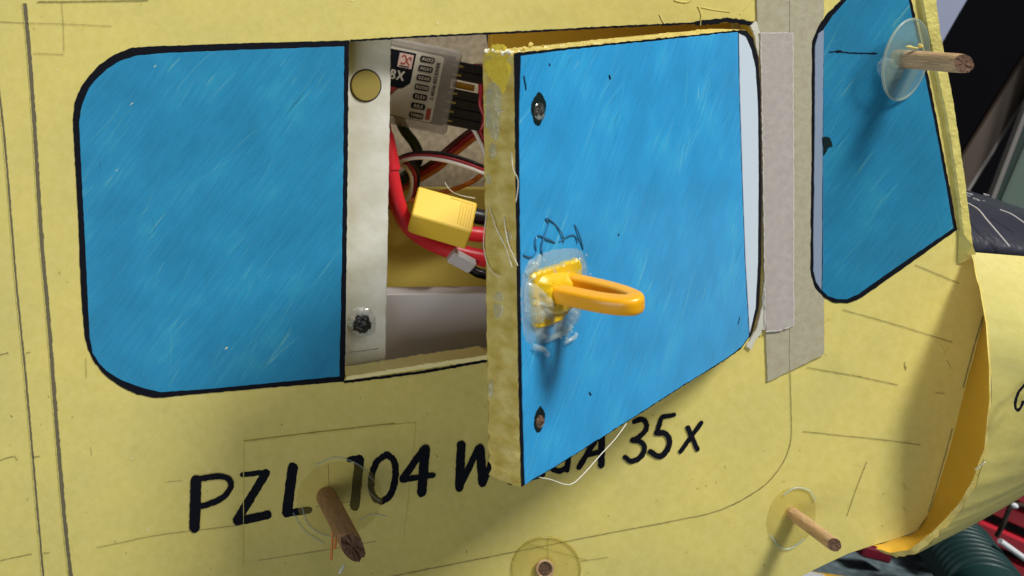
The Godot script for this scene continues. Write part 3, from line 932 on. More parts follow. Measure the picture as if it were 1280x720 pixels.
func _out(s: Shape, base: Vector3, d: Vector3) -> Vector3:      # a facing for an open tube: that of its first face, seen from the axis
	var c := (s.v[0] + s.v[1] + s.v[2]) / 3.0
	var w := c - base
	w -= d * w.dot(d)
	# keep only the first face for the vote
	var nrm := (s.v[1] - s.v[0]).cross(s.v[2] - s.v[0])
	if nrm.dot(w) < 0.0:
		for i in range(0, s.v.size(), 3):
			var t := s.v[i + 1]; s.v[i + 1] = s.v[i + 2]; s.v[i + 2] = t
			var q := s.uv[i + 1]; s.uv[i + 1] = s.uv[i + 2]; s.uv[i + 2] = q
	var nr := Vector3.ZERO
	var f := Vector3.ZERO
	for i in range(0, s.v.size(), 3): nr += (s.v[i + 1] - s.v[i]).cross(s.v[i + 2] - s.v[i])
	f = nr if nr.length() > 0.0001 else d
	return f

func pegs(plane: Node3D) -> void:
	# broken thick peg through the writing
	var s := Shape.new()
	dome(s, dense(smoothed(ellipse(Vector2(424, 622), 54, 46, -0.15, 14)), 5.0, 0.8), 1.5, 2.6, 0.5)
	var o := build(s, "glue_disc", M.glue_film, plane, Vector3.BACK)
	tag(o, "glossy clear glue ring around the broken peg")
	for k in [[[377, 632], [385, 655], [405, 668], [425, 670]], [[366, 640], [380, 662], [404, 678]], [[395, 580], [420, 571], [448, 580], [466, 600]], [[456, 600], [462, 615], [474, 625]], [[448, 650], [465, 642], [482, 645]]]:
		var pp := []
		for q in k: pp.append(Vector3(q[0], q[1], 1.8))
		s = Shape.new(); sweep(s, spline(pp, 6), 1.0, 7)
		build(s, "glue_thread", M.glue, plane)
	dowel(plane, Vector3(408, 621, -30), at(441, 684, 118.0), 13.2, M.wood_dark, 0.12)
	for k in [[[416, 664], [414, 700]], [[420, 668], [419, 686]]]:
		s = Shape.new(); sweep(s, [at(k[0][0], k[0][1], 40.0), at(k[1][0], k[1][1], 44.0)], 1.5, 7)
		build(s, "splinter", M.orange_wire, plane)
	s = Shape.new(); dome(s, dense(ellipse(Vector2(427, 711), 2.2, 7.5, 0.5, 12), 3.0, 0.5), 0.2, 2.0, 0.5)
	build(s, "glue_bead", M.hair, plane, Vector3.BACK)
	# thin peg at the lower right
	s = Shape.new()
	dome(s, dense(smoothed(ellipse(Vector2(989, 647), 30, 39, 0.35, 14)), 5.0, 0.7), 0.2, 4.0, 0.25)
	build(s, "glue_disc", M.glue_yellow, plane, Vector3.BACK)
	for k in [[[978, 618], [992, 609], [1010, 612], [1018, 625]], [[962, 668], [975, 684], [990, 683], [1004, 672]]]:
		var pp := []
		for q in k: pp.append(Vector3(q[0], q[1], 2.0))
		s = Shape.new(); sweep(s, spline(pp, 6), 1.2, 7)
		build(s, "glue_thread", M.glue, plane)
	dowel(plane, Vector3(990, 641, -30), at(1043, 681, 74.0), 8.2, M.wood_light, 0.02)
	# peg over the front window, with a clear plastic washer
	s = Shape.new()
	var c := Vector3(1119, 74, 16)
	var bx := Basis(Vector3(0.80, 0.06, -0.30).normalized(), Vector3(-0.08, 1.0, -0.16).normalized(), Vector3(0.3, 0.14, 0.95).normalized())
	var rim := []
	var disc := []
	for sgn in [-1.0, 1.0]:
		var ring := []
		for j in 48:
			var an := TAU * j / 48
			ring.append(c + bx * Vector3(cos(an) * 40.0, sin(an) * 51.0, 1.6 * sgn))
		disc.append(ring)
	for j in 48:
		var k := (j + 1) % 48
		s.quad(disc[0][j], disc[0][k], disc[1][k], disc[1][j], 1)
		s.tri(c + bx.z * 1.6, disc[1][j], disc[1][k], 2)
		s.tri(c - bx.z * 1.6, disc[0][k], disc[0][j], 3)
		rim.append(c + bx * Vector3(cos(TAU * j / 48) * 40.0, sin(TAU * j / 48) * 51.0, 0.0))
	o = build(s, "clear_washer", M.clear_disc, plane)
	s = Shape.new(); sweep(s, rim, 1.7, 8, true)
	build(s, "washer_rim", M.disc_rim, o)
	s = Shape.new(); dome(s, dense(ellipse(Vector2(1108, 86), 16, 14, 0.6, 16), 4.0, 1.0), 4.0, 12.0, 0.5)
	build(s, "glue_lump", M.glue, plane, Vector3.BACK)
	for k in [[1137, 59, 3.4, 2.0], [1144, 60, 3.6, 1.8], [1151, 57, 2.0, 2.6]]:
		var w := at(k[0], k[1], 30.0)
		s = Shape.new(); dome(s, dense(ellipse(Vector2(w.x, w.y), k[2], k[3], 0.2, 10), 3.0, 0.6), 28.0, 6.0, 0.6)
		build(s, "foam_crumb", M.foam_pale, plane, Vector3.BACK)
	dowel(plane, Vector3(1122, 73, -30), at(1205, 79.5, 92.0), 11.6, M.wood_light, 0.03)
	# empty peg hole at the bottom edge
	s = Shape.new()
	dome(s, dense(smoothed(ellipse(Vector2(682, 711), 43, 40, 0.1, 14)), 5.0, 0.8), 0.2, 3.0, 0.2)
	build(s, "glue_disc", M.glue_yellow, plane, Vector3.BACK)
	var rr := []
	for j in 40: rr.append(Vector3(682 + cos(TAU * j / 40) * 43.0, 711 + sin(TAU * j / 40) * 40.0, 1.2))
	s = Shape.new(); sweep(s, rr, 1.3, 7, true)
	build(s, "glue_thread", M.glue_yellow, plane)
	s = Shape.new(); sheet(s, dense(ellipse(Vector2(679, 710), 9, 9.5, 0.3, 20), 3.0, 0.5), 3.2, 4.2, 0.3)
	build(s, "peg_hole", M.wood_end, plane)
	rr = []
	for j in 24: rr.append(Vector3(679 + cos(TAU * j / 24) * 10.0, 709 + sin(TAU * j / 24) * 10.5, 4.2))
	s = Shape.new(); sweep(s, rr, 1.7, 7, true)
	build(s, "hole_collar", M.wood_light, plane)

func cowl(plane: Node3D) -> void:
	var rim := [[1213, 313, 6], [1222, 350, 28], [1231, 395, 56], [1235, 440, 72], [1236, 490, 76], [1233, 540, 73], [1224, 580, 66], [1208, 612, 56], [1190, 640, 42], [1165, 665, 32], [1140, 684, 22], [1115, 690, 14], [1094, 686, 8]]
	var crease := [[1213, 316], [1224, 355], [1230, 392], [1222, 430], [1208, 480], [1198, 520], [1187, 562], [1174, 604], [1162, 640], [1146, 664], [1118, 674], [1104, 680], [1090, 682]]
	var front := [[1400, 322, 20], [1400, 352, 64], [1400, 390, 96], [1400, 424, 106], [1400, 452, 96], [1400, 476, 74], [1400, 496, 46], [1400, 508, 14], [1400, 516, -20], [1400, 520, -55], [1400, 522, -90], [1396, 522, -120], [1392, 520, -145]]
	var a := []; var b := []; var f := []
	for k in rim: a.append(at(k[0], k[1], k[2]))
	for k in crease: b.append(Vector3(k[0], k[1], -1.0))
	for k in front: f.append(at(k[0], k[1], k[2]))
	a = spline(a, 5); b = spline(b, 5); f = spline(f, 5)
	var n := a.size()
	# the wavy cut edge of the cowl, 1 mm thick
	var outer := []; var lip := []
	for i in n:
		var w := Vector3(noise.get_noise_1d(i * 9.0), noise.get_noise_1d(i * 9.0 + 300.0), 0) * 3.0
		outer.append(a[i] + w + Vector3(1.6, 1.0, 0.0) * (1.0 + 6.0 * pow(float(i) / n, 2.0) * (1.0 + 0.8 * noise.get_noise_1d(i * 25.0 + 50.0))))
		lip.append(a[i] + w)
	var s := Shape.new()
	var cols := 10
	for i in n - 1:
		for k in cols:
			var g := func(ii: int, t: float) -> Vector3:
				var p: Vector3 = outer[ii].lerp(f[ii], t)
				p.z += 16.0 * sin(t * PI)
				p += Vector3(0, 0, 1.5 * noise.get_noise_2d(ii * 16.0, t * 160.0))
				return p
			s.quad(g.call(i, float(k) / cols), g.call(i, float(k + 1) / cols), g.call(i + 1, float(k + 1) / cols), g.call(i + 1, float(k) / cols), 0)
	for i in s.uv.size(): s.uv[i] = (s.uv[i] * 1.3 + Vector2(-700, 70)) / Vector2(1440, 860)
	var o := build(s, "cowl", M.yellow, plane, Vector3.BACK, 1.0)
	tag(o, "bulging yellow engine cowl standing proud of the side")
	s = Shape.new()
	for i in n - 1:
		s.quad(lip[i], lip[i + 1], outer[i + 1], outer[i], 0)
	build(s, "cowl_cut_edge", M.foam_pale, o, Vector3(-0.5, 0.2, 1))
	s = Shape.new()
	for i in n - 1:
		for k in 3:
			var g := func(ii: int, t: float) -> Vector3:
				return b[ii].lerp(lip[ii], t) + Vector3(5.0 * sin(t * PI), 0, 0)
			s.quad(g.call(i, k / 3.0), g.call(i, (k + 1) / 3.0), g.call(i + 1, (k + 1) / 3.0), g.call(i + 1, k / 3.0), 0)
	build(s, "cowl_inner_wall", M.shade_orange, o, Vector3(-1, 0, 0.3))
	# underside that closes the cowl
	s = Shape.new()
	for i in n - 1:
		s.quad(f[i], f[i + 1], f[i + 1] + Vector3(30, 0, -80), f[i] + Vector3(30, 0, -80), 0)
	build(s, "cowl_front_wall", M.yellow_trim, o, Vector3(1, 0, 0.3))
	# black top of the nose
	s = Shape.new()
	var prof := [[313, 6], [305, 3], [295, -2], [284, -12], [272, -28], [258, -50], [246, -78], [238, -115], [236, -160], [240, -220]]
	var proff := [[323, 20], [316, 17], [308, 12], [299, 2], [291, -14], [284, -36], [277, -66], [272, -105], [271, -155], [274, -220]]
	for i in prof.size() - 1:
		for k in cols:
			var g := func(ii: int, t: float) -> Vector3:
				var p0 := at(1204 if ii > 0 else 1212, prof[ii][0], prof[ii][1]); var p1 := at(1400, proff[ii][0] + 28.0, proff[ii][1])
				if ii == 0: p0 = at(1212, 317, 2.0); p1 = at(1400, 330, 10.0)
				var p := p0.lerp(p1, t)
				p.y += 1.2 * noise.get_noise_2d(ii * 30.0, t * 200.0)
				return p
			s.quad(g.call(i, float(k) / cols), g.call(i, float(k + 1) / cols), g.call(i + 1, float(k + 1) / cols), g.call(i + 1, float(k) / cols), 0)
	var nose := build(s, "nose_top", M.black_gloss, plane, Vector3(0, -1, 1))
	tag(nose, "glossy black top of the nose with peeling streaks")
	for k in [[[1206, 252, -30], [1222, 261, -18], [1233, 274, -3], [1245, 288, 6], [1262, 308, 16]], [[1250, 262, -30], [1265, 268, -20], [1281, 279, -8]]]:
		var pp := []
		for q in k: pp.append(at(q[0], q[1], q[2]))
		s = Shape.new(); sweep(s, spline(pp, 5), 0.8, 7)
		build(s, "peeling_streak", M.lavender, nose)
	for i in 9:
		var px := 1206.0 + rng.randf() * 30.0
		var w := at(px, 240.0 + rng.randf() * 12.0, -58.0)
		s = Shape.new(); dome(s, dense(ellipse(Vector2(w.x, w.y), 0.8 + rng.randf() * 1.2, 0.6 + rng.randf() * 0.6, rng.randf(), 8), 2.0, 0.4), w.z, 6.0, 0.8, 3)
		build(s, "flake", M.grey_white, nose, Vector3.BACK)
	s = Shape.new()
	stroke(s, [1281, 481, 1274, 489, 1270, 499, 1269, 508, 1272, 513, 1276, 509, 1279, 502], 3.6, 0.0, 0.3, true)
	for i in s.v.size():
		var w := s.v[i]
		s.v[i] = at(w.x, w.y, 95.0)
	build(s, "letter", M.ink, o, Vector3.BACK)
	# scuffs on the cowl edge
	for k in [[1219, 587, 1231, 578], [1238, 455, 1242, 457]]:
		s = Shape.new(); sweep(s, [at(k[0], k[1], 64.0), at(k[2], k[3], 72.0)], 0.8, 6)
		build(s, "paint_chip", M.hair, o)

func lettering(plane: Node3D) -> void:
	var z := 1.15
	var glyphs := [
		[[[245, 600, 243, 659], 13.5], [[249, 598, 262, 596, 277, 595, 287, 600, 288, 608, 281, 619, 268, 627, 252, 632], 7.5, true]],
		[[[303, 593, 334, 589.5], 6.5], [[332, 591, 296, 650], 11.0], [[297, 651, 334, 643], 11.0]],
		[[[365.5, 584, 358.5, 640], 13.0], [[358, 641, 386, 637], 9.0]],
		[[[436, 574, 450, 571.5], 7.0], [[449, 574, 443, 632], 12.0]],
		[[[483, 567.5, 491, 574, 494, 586, 493, 602, 487, 619, 476, 626.5], 8.5, true], [[484, 568, 476, 572, 469, 580, 464, 596, 464, 612, 469, 623, 476, 626.5], 8.0, true]],
		[[[530, 560, 503, 598], 9.0], [[502.5, 599.5, 541, 593.5], 7.0], [[531, 561, 526.5, 615], 12.0]],
		[[[576, 556, 573.5, 609], 11.0], [[575, 607, 597, 560], 8.0], [[599.5, 560, 602.5, 603], 11.0], [[605, 602, 621, 550], 7.0]],
		[[[641, 550, 638, 601], 10.0]],
		[[[662, 546, 658, 597], 10.0], [[658, 597, 677, 593], 8.0]],
		[[[713, 548, 702, 546, 692, 556, 688, 572, 690, 585, 699, 588.5, 709, 583], 7.0, true], [[710, 570, 708, 587], 7.0]],
		[[[723, 584, 752, 536], 7.0], [[751.5, 537, 751, 581], 8.5], [[733, 569, 750, 564], 6.0]],
		[[[792, 527, 800, 524, 807, 528, 806, 538, 798, 546, 790, 550], 6.5, true], [[790, 550, 800, 552, 805, 560, 800, 571, 788, 576, 781, 571], 6.5, true]],
		[[[827, 521, 842, 518], 5.5], [[826, 522, 821, 539], 6.0], [[820, 541, 830, 541, 836, 550, 833, 562, 824, 570, 812, 564], 7.0, true]],
		[[[859, 534, 871, 561], 6.0], [[876, 528, 850, 564], 5.5]],
	]
	for g in glyphs:
		var s := Shape.new()
		for i in g.size():
			stroke(s, g[i][0], g[i][1], z + 0.13 * i, 0.45, g[i].size() > 2)
		build(s, "letter", M.ink, plane, Vector3.BACK)

func pencil_marks(plane: Node3D) -> void:
	var z := 0.45
	for k in [[[31, 4, 37, 70, 44, 170, 52, 300, 61, 400, 70, 520, 80, 640, 91, 740], 4.6], [[-4, 90, 3, 150, 10, 225, 21, 360, 32, 470, 40, 560, 47, 640, 56, 740], 2.6]]:
		var s := Shape.new(); line(s, k[0], k[1], z)
		build(s, "seam_line", M.groove, plane, Vector3.BACK)
		s = Shape.new()
		var off := []
		for i in range(0, k[0].size(), 2): off.append(k[0][i] - k[1] * 0.66); off.append(k[0][i + 1])
		line(s, off, 1.1, z + 0.2)  # flat ribbon painting the highlight along the seam
		build(s, "seam_highlight_line", M.yellow_trim, plane, Vector3.BACK)
	for k in [
		[[46, 2.5, 100, 2, 185, 0.5], 2.2], [[987, 466, 988, 500, 988.5, 545, 982, 570, 968, 593, 946, 613, 900, 637, 840, 651, 750, 668, 640, 690, 480, 722], 1.3],
		[[1053, 387, 1075, 393, 1100, 400, 1140, 412, 1190, 428], 1.2], [[1008, 459, 1030, 463, 1060, 468, 1090, 474, 1122, 481], 1.3], [[1003, 539, 1050, 544, 1100, 549, 1150, 556], 1.2],
		[[1143, 331, 1170, 342, 1198, 354], 1.4], [[1083, 577, 1072, 605, 1058, 645], 1.1], [[1228, 395, 1215, 440, 1203, 485], 1.8], [[1190, 535, 1175, 590, 1160, 640], 1.5],  # the last two on this row darken the crease beside the cowl
		[[-10, 445, 6, 442, 10, 440], 1.6], [[32, 441, 38, 440], 1.2], [[-10, 580, 6, 573, 18, 570], 1.3], [[18, 570, 22, 575], 1.2], [[41, 571, 50, 570], 1.2], [[-10, 703, 15, 697, 40, 692], 1.2], [[54, 691, 62, 690.5], 1.1],
		[[-5, 27, 37, 29], 1.1],
	]:
		var s := Shape.new(); line(s, k[0], k[1], z + 0.4)
		build(s, "pencil_or_crease_line", M.pencil, plane, Vector3.BACK)
	for k in [[[38, 29, 80, 30, 140, 33], 0.9], [[77, 3, 79, 30, 80, 65], 0.9], [[41, 67, 80, 68], 0.9], [[121, 684, 150, 678, 200, 668, 300, 656], 1.0], [[107, 448, 108, 472], 0.9], [[113, 558, 115, 569], 0.9], [[208, 602, 228, 600], 0.8], [[322, 700, 400, 688, 470, 676], 0.9], [[412, 634, 410, 580], 0.9], [[395, 633, 440, 626], 0.9], [[660, 680, 735, 700], 0.8], [[684, 673, 685, 706], 0.9], [[725, 701, 760, 696], 0.8], [[1168, 490, 1180, 492], 1.0]]:
		var s := Shape.new(); line(s, k[0], k[1], z + 0.6)
		build(s, "faint_pencil_line", M.faint, plane, Vector3.BACK)
	# specks and scuffs of the painted paper, too small to count
	var dark := Shape.new(); var light := Shape.new()
	for i in 260:
		var p := Vector2(rng.randf_range(-20, 1180), rng.randf_range(-10, 730))
		if Geometry2D.is_point_in_polygon(p, poly([85, 45, 960, 20, 960, 420, 440, 485, 190, 505, 85, 440])) or p.x > 1010 and (p.y < 385 or p.y > 660) or p.x > 1150: continue
		var l := rng.randf_range(0.8, 3.2)
		var a := rng.randf() * TAU
		stroke(dark if i % 4 else light, [p.x, p.y, p.x + cos(a) * l, p.y + sin(a) * l], rng.randf_range(0.6, 1.3), z + 0.3, 0.2)
	for k in [[1130, 453, 1131, 459, 1.8]]: stroke(dark, [k[0], k[1], k[2], k[3]], k[4], z + 0.5)
	tag(build(dark, "paper_speck", M.faint, plane, Vector3.BACK), "", "", "", "stuff")
	tag(build(light, "paper_scuff", M.scuff, plane, Vector3.BACK), "", "", "", "stuff")
	for k in [[1176, 432, 1180, 445], [1182, 450, 1190, 466], [1128, 604, 1133, 612], [1128, 634, 1131, 638], [1132, 462, 1131, 456], [14, 518, 16, 520]]:
		var s := Shape.new()
		sweep(s, [Vector3(k[0], k[1], 0.3), Vector3((k[0] + k[2]) / 2.0 + 0.6, (k[1] + k[3]) / 2.0, 0.9), Vector3(k[2], k[3], 0.3)], 0.7, 6)
		build(s, "crease_ridge", M.yellow_trim, plane)
	# wrinkles of loose paper above the hinge
	for k in [[[842, 0, 848, 2, 858, 3, 864, 0], 1.6], [[872, 8, 876, 18, 875, 32], 1.4], [[876, 9, 890, 12, 912, 15], 1.2], [[925, 18, 934, 8, 940, 0], 1.2], [[824, 18, 828, 27, 831, 30], 1.1]]:
		var pp := []
		for i in range(0, k[0].size(), 2): pp.append(Vector3(k[0][i], k[0][i + 1], 0.2))
		var s := Shape.new(); sweep(s, spline(pp, 4), k[1] * 0.55, 7)
		build(s, "crease_ridge", M.yellow_trim, plane)

func tapes(plane: Node3D) -> void:
	var s := Shape.new()
	sheet(s, dense(poly([942, -70, 986, -70, 986, 100, 987, 300, 987, 463, 958, 477, 956, 430, 953, 300, 949, 120, 945, 20]), 6.0, 0.4), 0.8, 2.2, 0.5)
	build(s, "masking_tape", M.tape_tan, plane)
	s = Shape.new()
	sheet(s, dense(poly([985, -70, 1028.5, -70, 1028, 20, 1019, 38, 1013, 52, 1012.4, 200, 1011, 340, 1017, 360, 1028, 372, 1028.5, 442, 1005, 454, 985, 463.6, 985, 200]), 6.0, 0.4), 1.2, 2.9, 0.5)
	build(s, "masking_tape", M.tape_tan, plane)
	s = Shape.new()
	sheet(s, dense(poly([947, 41.5, 966, 40.5, 987.5, 41, 988.5, 200, 988.5, 330, 990, 406, 984, 407, 976, 411, 968, 413, 955, 414, 952, 300, 949, 130]), 4.0, 0.8), 2.0, 4.4, 0.5)
	var o := build(s, "masking_tape", M.tape_grey, plane)
	for k in [[947, 41.5, 987.5, 41, 1.4], [988, 42, 989, 405, 1.2], [955, 413, 975, 411, 1.4], [978, 409, 989, 406, 1.4], [948, 42, 954, 408, 1.0]]:
		s = Shape.new(); stroke(s, [k[0], k[1], (k[0] + k[2]) / 2.0 + 0.4, (k[1] + k[3]) / 2.0, k[2], k[3]], k[4], 4.6, 0.6)
		build(s, "frayed_edge", M.tape_edge, o, Vector3.BACK)
	# white paper torn loose at the lower hinge
	s = Shape.new()
	sheet(s, dense(poly([955, 330, 956.5, 412, 951, 412, 949, 418, 943, 424, 937, 437, 931, 432, 944, 410, 951, 380]), 4.0, 0.7), 0.3, 3.0, 0.5)
	build(s, "torn_paper", M.white_paper, plane)
	s = Shape.new()
	sheet(s, dense(poly([936, 33, 944, 26, 948, 40, 949, 75, 945, 68, 941, 45]), 4.0, 0.6), 0.3, 3.0, 0.5)
	build(s, "torn_paper", M.white_paper, plane)

# ---------------------------------------------------------------- loose things in the cabin
func wire(called: String, label: String, category: String, paths: Array, mats: Array, r: float, group := "") -> void:
	var base: Vector3 = at(paths[0][0][0], paths[0][0][1], paths[0][0][2])
	var o: Node3D = null
	if paths.size() > 1: o = thing(called, label, category, base, group)
	for i in paths.size():
		var pp := []
		for q in paths[i]: pp.append(at(q[0], q[1], q[2]))
		var s := Shape.new(); sweep(s, spline(pp, 7), r, 12)
		if o: build(s, "strand", mats[i], o)
		else: tag(build(s, called, mats[i]), label, category, group)

func ribbon(offsets: Array, path: Array) -> Array:
	var r := []
	for o in offsets:
		var p := []
		for q in path: p.append([q[0] + o[0] * (q[3] if q.size() > 3 else 1.0), q[1] + o[1] * (q[3] if q.size() > 3 else 1.0), q[2] + o[2]])
		r.append(p)
	return r

func electronics() -> void:
	# radio receiver: clear case, printed sticker, row of servo plugs
	var z := -150.0
	var tilt := 11.5
	var c := at(515, 106, z)
	var o := thing("radio_receiver", "small clear radio receiver with a printed channel sticker in the cabin", "radio receiver", c)
	var b := Basis(Vector3(0, 0, 1), deg_to_rad(tilt))     # y is down here, so this leans to the right
	var s := Shape.new(); block(s, c + b * Vector3(2, 0, -30), Vector3(62, 60, 26), b, 4.0)
	build(s, "case", M.housing, o)
	s = Shape.new(); block(s, c + b * Vector3(4, -1, -34), Vector3(56, 50, 16), b, 1.0)
	build(s, "circuit_board", M.board_dark, o)
	s = Shape.new()
	sheet(s, _round(Vector2(-62, -47), Vector2(38, 47), 4.0), 0.0, 0.8, 0.2)
	build(_turn(s, c + Vector3(0, 0, -3.6), b), "sticker", M.label_cream, o)
	s = Shape.new()
	sheet(s, poly([-62, -44, -2, -44, -2, -2, -10, 6, -18, 9, -24, 18, -62, 18]), 0.0, 0.5)
	build(_turn(s, c + Vector3(0, 0, -2.4), b), "black_field", M.ink, o)
	s = Shape.new(); sheet(s, _round(Vector2(-25, -41), Vector2(-5, -21), 1.0), 0.0, 0.4)
	build(_turn(s, c + Vector3(0, 0, -1.7), b), "emblem_field", M.label_pink, o)
	s = Shape.new()
	stroke(s, [-21, -36, -17, -38, -13, -30, -9, -26], 1.8, 0.0, 0.1, true)
	stroke(s, [-21, -27, -16, -27, -13, -33, -9, -37, -8, -33], 1.6, 0.3, 0.1, true)
	build(_turn(s, c + Vector3(0, 0, -1.0), b), "emblem", M.label_red, o, Vector3.BACK)
	s = Shape.new(); stroke(s, [-22, -23, -9, -23], 1.6, 0.0, 0.1)
	build(_turn(s, c + Vector3(0, 0, -1.0), b), "emblem_word", M.ink, o, Vector3.BACK)
	s = Shape.new(); sheet(s, poly([-62, 8, -19, 8, -24, 17, -62, 17]), 0.0, 0.4)
	build(_turn(s, c + Vector3(0, 0, -1.7), b), "red_field", M.label_red, o)
	words("8X", 18.5, M.label_cream, o, c + b * Vector3(-23, -9, -1.6), -tilt)
	words("POWER", 6.5, M.ink, o, c + b * Vector3(-38, 23, -2.4), -tilt)
	words("6CH", 6, M.ink, o, c + b * Vector3(-34, 36, -2.4), -tilt)
	var names := ["AUX2", "AUX1", "GEAR", "RUDD", "ELEV", "AILE", "THRO"]
	for i in 7:
		s = Shape.new(); sheet(s, _round(Vector2(5, -43 + i * 13.3), Vector2(25, -34.5 + i * 13.3), 2.5), 0.0, 0.5)
		build(_turn(s, c + Vector3(0, 0, -2.3), b), "channel_tag", M.ink, o)
		words(names[i], 6.6, M.label_cream, o, c + b * Vector3(15, -38.7 + i * 13.3, -1.4), -tilt)
	s = Shape.new(); sheet(s, _round(Vector2(28, -43), Vector2(34.5, 26), 1.0), 0.0, 0.4)
	build(_turn(s, c + Vector3(0, 0, -2.4), b), "side_bar", M.label_cream, o)
	words("2.4GHz RECEIVER", 6.6, M.ink, o, c + b * Vector3(31.3, -11, -1.6), -tilt + 90)
	s = Shape.new(); sheet(s, _round(Vector2(28, 28), Vector2(34, 44), 0.6), 0.0, 0.5)
	build(_turn(s, c + Vector3(0, 0, -2.2), b), "red_mark", M.label_red, o)
	for i in 7:
		if i == 2: continue
		s = Shape.new(); block(s, c + b * Vector3(78, -39 + i * 13.0, -22), Vector3(30, 6.42, 16), b, 1.2)
		var p := build(s, "servo_plug", M.black, o)
		s = Shape.new(); block(s, c + b * Vector3(60, -39 + i * 13.0, -5.5), Vector3(7, 1.6, 1.0), b, 0.4)
		build(s, "contact", M.steel, p)
	s = Shape.new(); block(s, c + b * Vector3(80, -12.5, -24), Vector3(14, 4.5, 6), b, 0.6)
	build(s, "pin_block", M.gold, o)

	# servo leads
	var tri := [[0, -4.4, -3], [0, 0, 0], [0, 4.2, 3]]
	wire("servo_lead", "flat white, red and black servo lead crossing to the door edge", "cable", ribbon(tri, [[486, 214, -175, 0.6], [497, 202, -160, 0.7], [510, 196, -150, 0.7], [530, 194, -145, 0.8], [558, 197, -140], [585, 205, -138], [612, 215, -140], [660, 226, -170]]), [M.black_wire, M.red_thin, M.white_wire], 2.6)
	wire("servo_lead", "coiled white, red and black servo lead beside the thick red cable", "cable", ribbon([[5, -3, -4], [1, 0, 0], [-3.5, 3, 3]], [[488, 214, -185], [500, 203, -172], [512, 208, -165], [518, 222, -168], [514, 245, -185], [498, 256, -210]]), [M.black_wire, M.red_thin, M.white_wire], 2.6)
	wire("servo_lead", "dark red and brown servo lead slanting down from the receiver plugs", "cable", ribbon([[-4, -4, -2], [0, 0, 0], [4, 4, 0]], [[612, 140, -190], [601, 160, -195], [585, 172, -200], [563, 190, -205], [545, 206, -215], [522, 220, -235], [486, 240, -260]]), [M.brown_wire, M.red_thin, M.orange_wire], 3.6)
	wire("servo_lead", "white and dark red lead curving down along the door edge", "cable", ribbon([[-3, 1, 0], [3, 0, -2]], [[592, 156, -165], [601, 172, -158], [609, 192, -152], [612, 222, -155], [624, 250, -180]]), [M.white_wire, M.red_thin], 2.8)
	wire("servo_lead", "dark brown lead bundle dropping from the upper plugs", "cable", ribbon([[-6, 0, 0], [0, 0, -4], [6, 0, 0]], [[600, 80, -168], [607, 105, -160], [606, 130, -158], [612, 150, -160], [604, 170, -170], [620, 190, -190]]), [M.red_thin, M.brown_wire, M.black_wire], 3.6)
	wire("servo_lead", "dark wires glimpsed above the top of the door", "cable", ribbon([[-10, 0, 0], [-3, 0, -4], [4, 0, 0], [12, 0, -4]], [[618, 30, -130], [622, 50, -130], [625, 75, -135], [622, 110, -150]]), [M.black_wire, M.red_thin, M.brown_wire, M.red_thin], 3.6)
	wire("orange_wire", "single orange wire sagging behind the yellow connector", "wire", [[[640, 200, -170], [608, 214, -168], [592, 226, -168], [572, 235, -170], [548, 242, -175], [515, 250, -185], [478, 256, -195]]], [M.orange_wire], 3.4)
	wire("green_wire", "dark green cable end behind the coiled lead", "cable", [[[484, 260, -215], [492, 232, -215], [508, 222, -215]], [[494, 130, -225], [504, 160, -222], [517, 178, -220], [523, 194, -222], [516, 212, -235], [498, 226, -250]]], [M.green_dark, M.green_dark], 7.5)
	# power leads and connector
	wire("power_cable", "thick red power cable bending behind the yellow connector", "cable", [[[476, 150, -120], [484, 190, -110], [489, 222, -104], [497, 256, -104], [512, 284, -112], [540, 304, -118], [575, 316, -112], [615, 325, -110], [680, 338, -130]]], [M.red_wire], 11.5)
	wire("power_cable", "short red power lead leaving the right of the yellow connector", "cable", [[[570, 288, -122], [590, 292, -122], [610, 294, -124], [680, 300, -140]]], [M.red_wire], 10.5)
	wire("power_cable", "black power lead behind the right end of the yellow connector", "cable", [[[565, 264, -150], [590, 269, -150], [612, 273, -152], [680, 282, -165]]], [M.black_wire], 11.0)
	wire("power_cable", "black power lead below the thick red cable near the door", "cable", [[[575, 322, -160], [592, 338, -150], [612, 345, -148], [680, 362, -165]]], [M.black_wire], 7.0)
	var heat := Shape.new()
	sweep(heat, spline([at(480, 168, -114), at(485, 192, -109), at(489, 213, -105)], 5), 12.6, 14)
	tag(build(heat, "shrink_sleeve", M.red_wire), "red shrink sleeve on the upper end of the thick cable", "sleeve")
	heat = Shape.new()
	block(heat, at(577, 326, -100), Vector3(17, 10, 6), Basis(Vector3(0, 0, 1), deg_to_rad(28.0)) * Basis(Vector3(1, 0, 0), -0.5), 2.0)
	tag(build(heat, "cable_tag", M.lavender), "pale plastic tag wrapped on the red cable under the connector", "tag")
	var xc := at(552, 272, -88)
	o = thing("battery_connector", "bright yellow block connector between red and black power leads", "connector", xc)
	b = Basis(Vector3(0, 1, 0), deg_to_rad(-20.0)) * Basis(Vector3(0, 0, 1), deg_to_rad(13.5)) * Basis(Vector3(1, 0, 0), deg_to_rad(-48.0))
	s = Shape.new(); block(s, xc, Vector3(38, 24, 23), b, 1.8)
	build(s, "housing", M.plug_yellow, o)
	for i in 5:
		s = Shape.new(); block(s, xc + b * Vector3(20.0 + i * 3.4, -24.1, 0), Vector3(0.8, 0.7, 16 + i * 0.8), b, 0.3)
		build(s, "moulded_rib", M.plug_yellow, o)
	s = Shape.new(); block(s, xc + b * Vector3(20, -24.1, -19.0), Vector3(15, 0.8, 1.0), b, 0.3)
	build(s, "moulded_rib", M.plug_yellow, o)
	s = Shape.new(); sweep(s, spline([at(556, 228, -120), at(563, 238, -110), at(575, 244, -90), at(594, 248, -80)], 6), 0.6, 5)
	tag(build(s, "glue_hair", M.hair), "fine pale glue hair above the yellow connector", "thread")

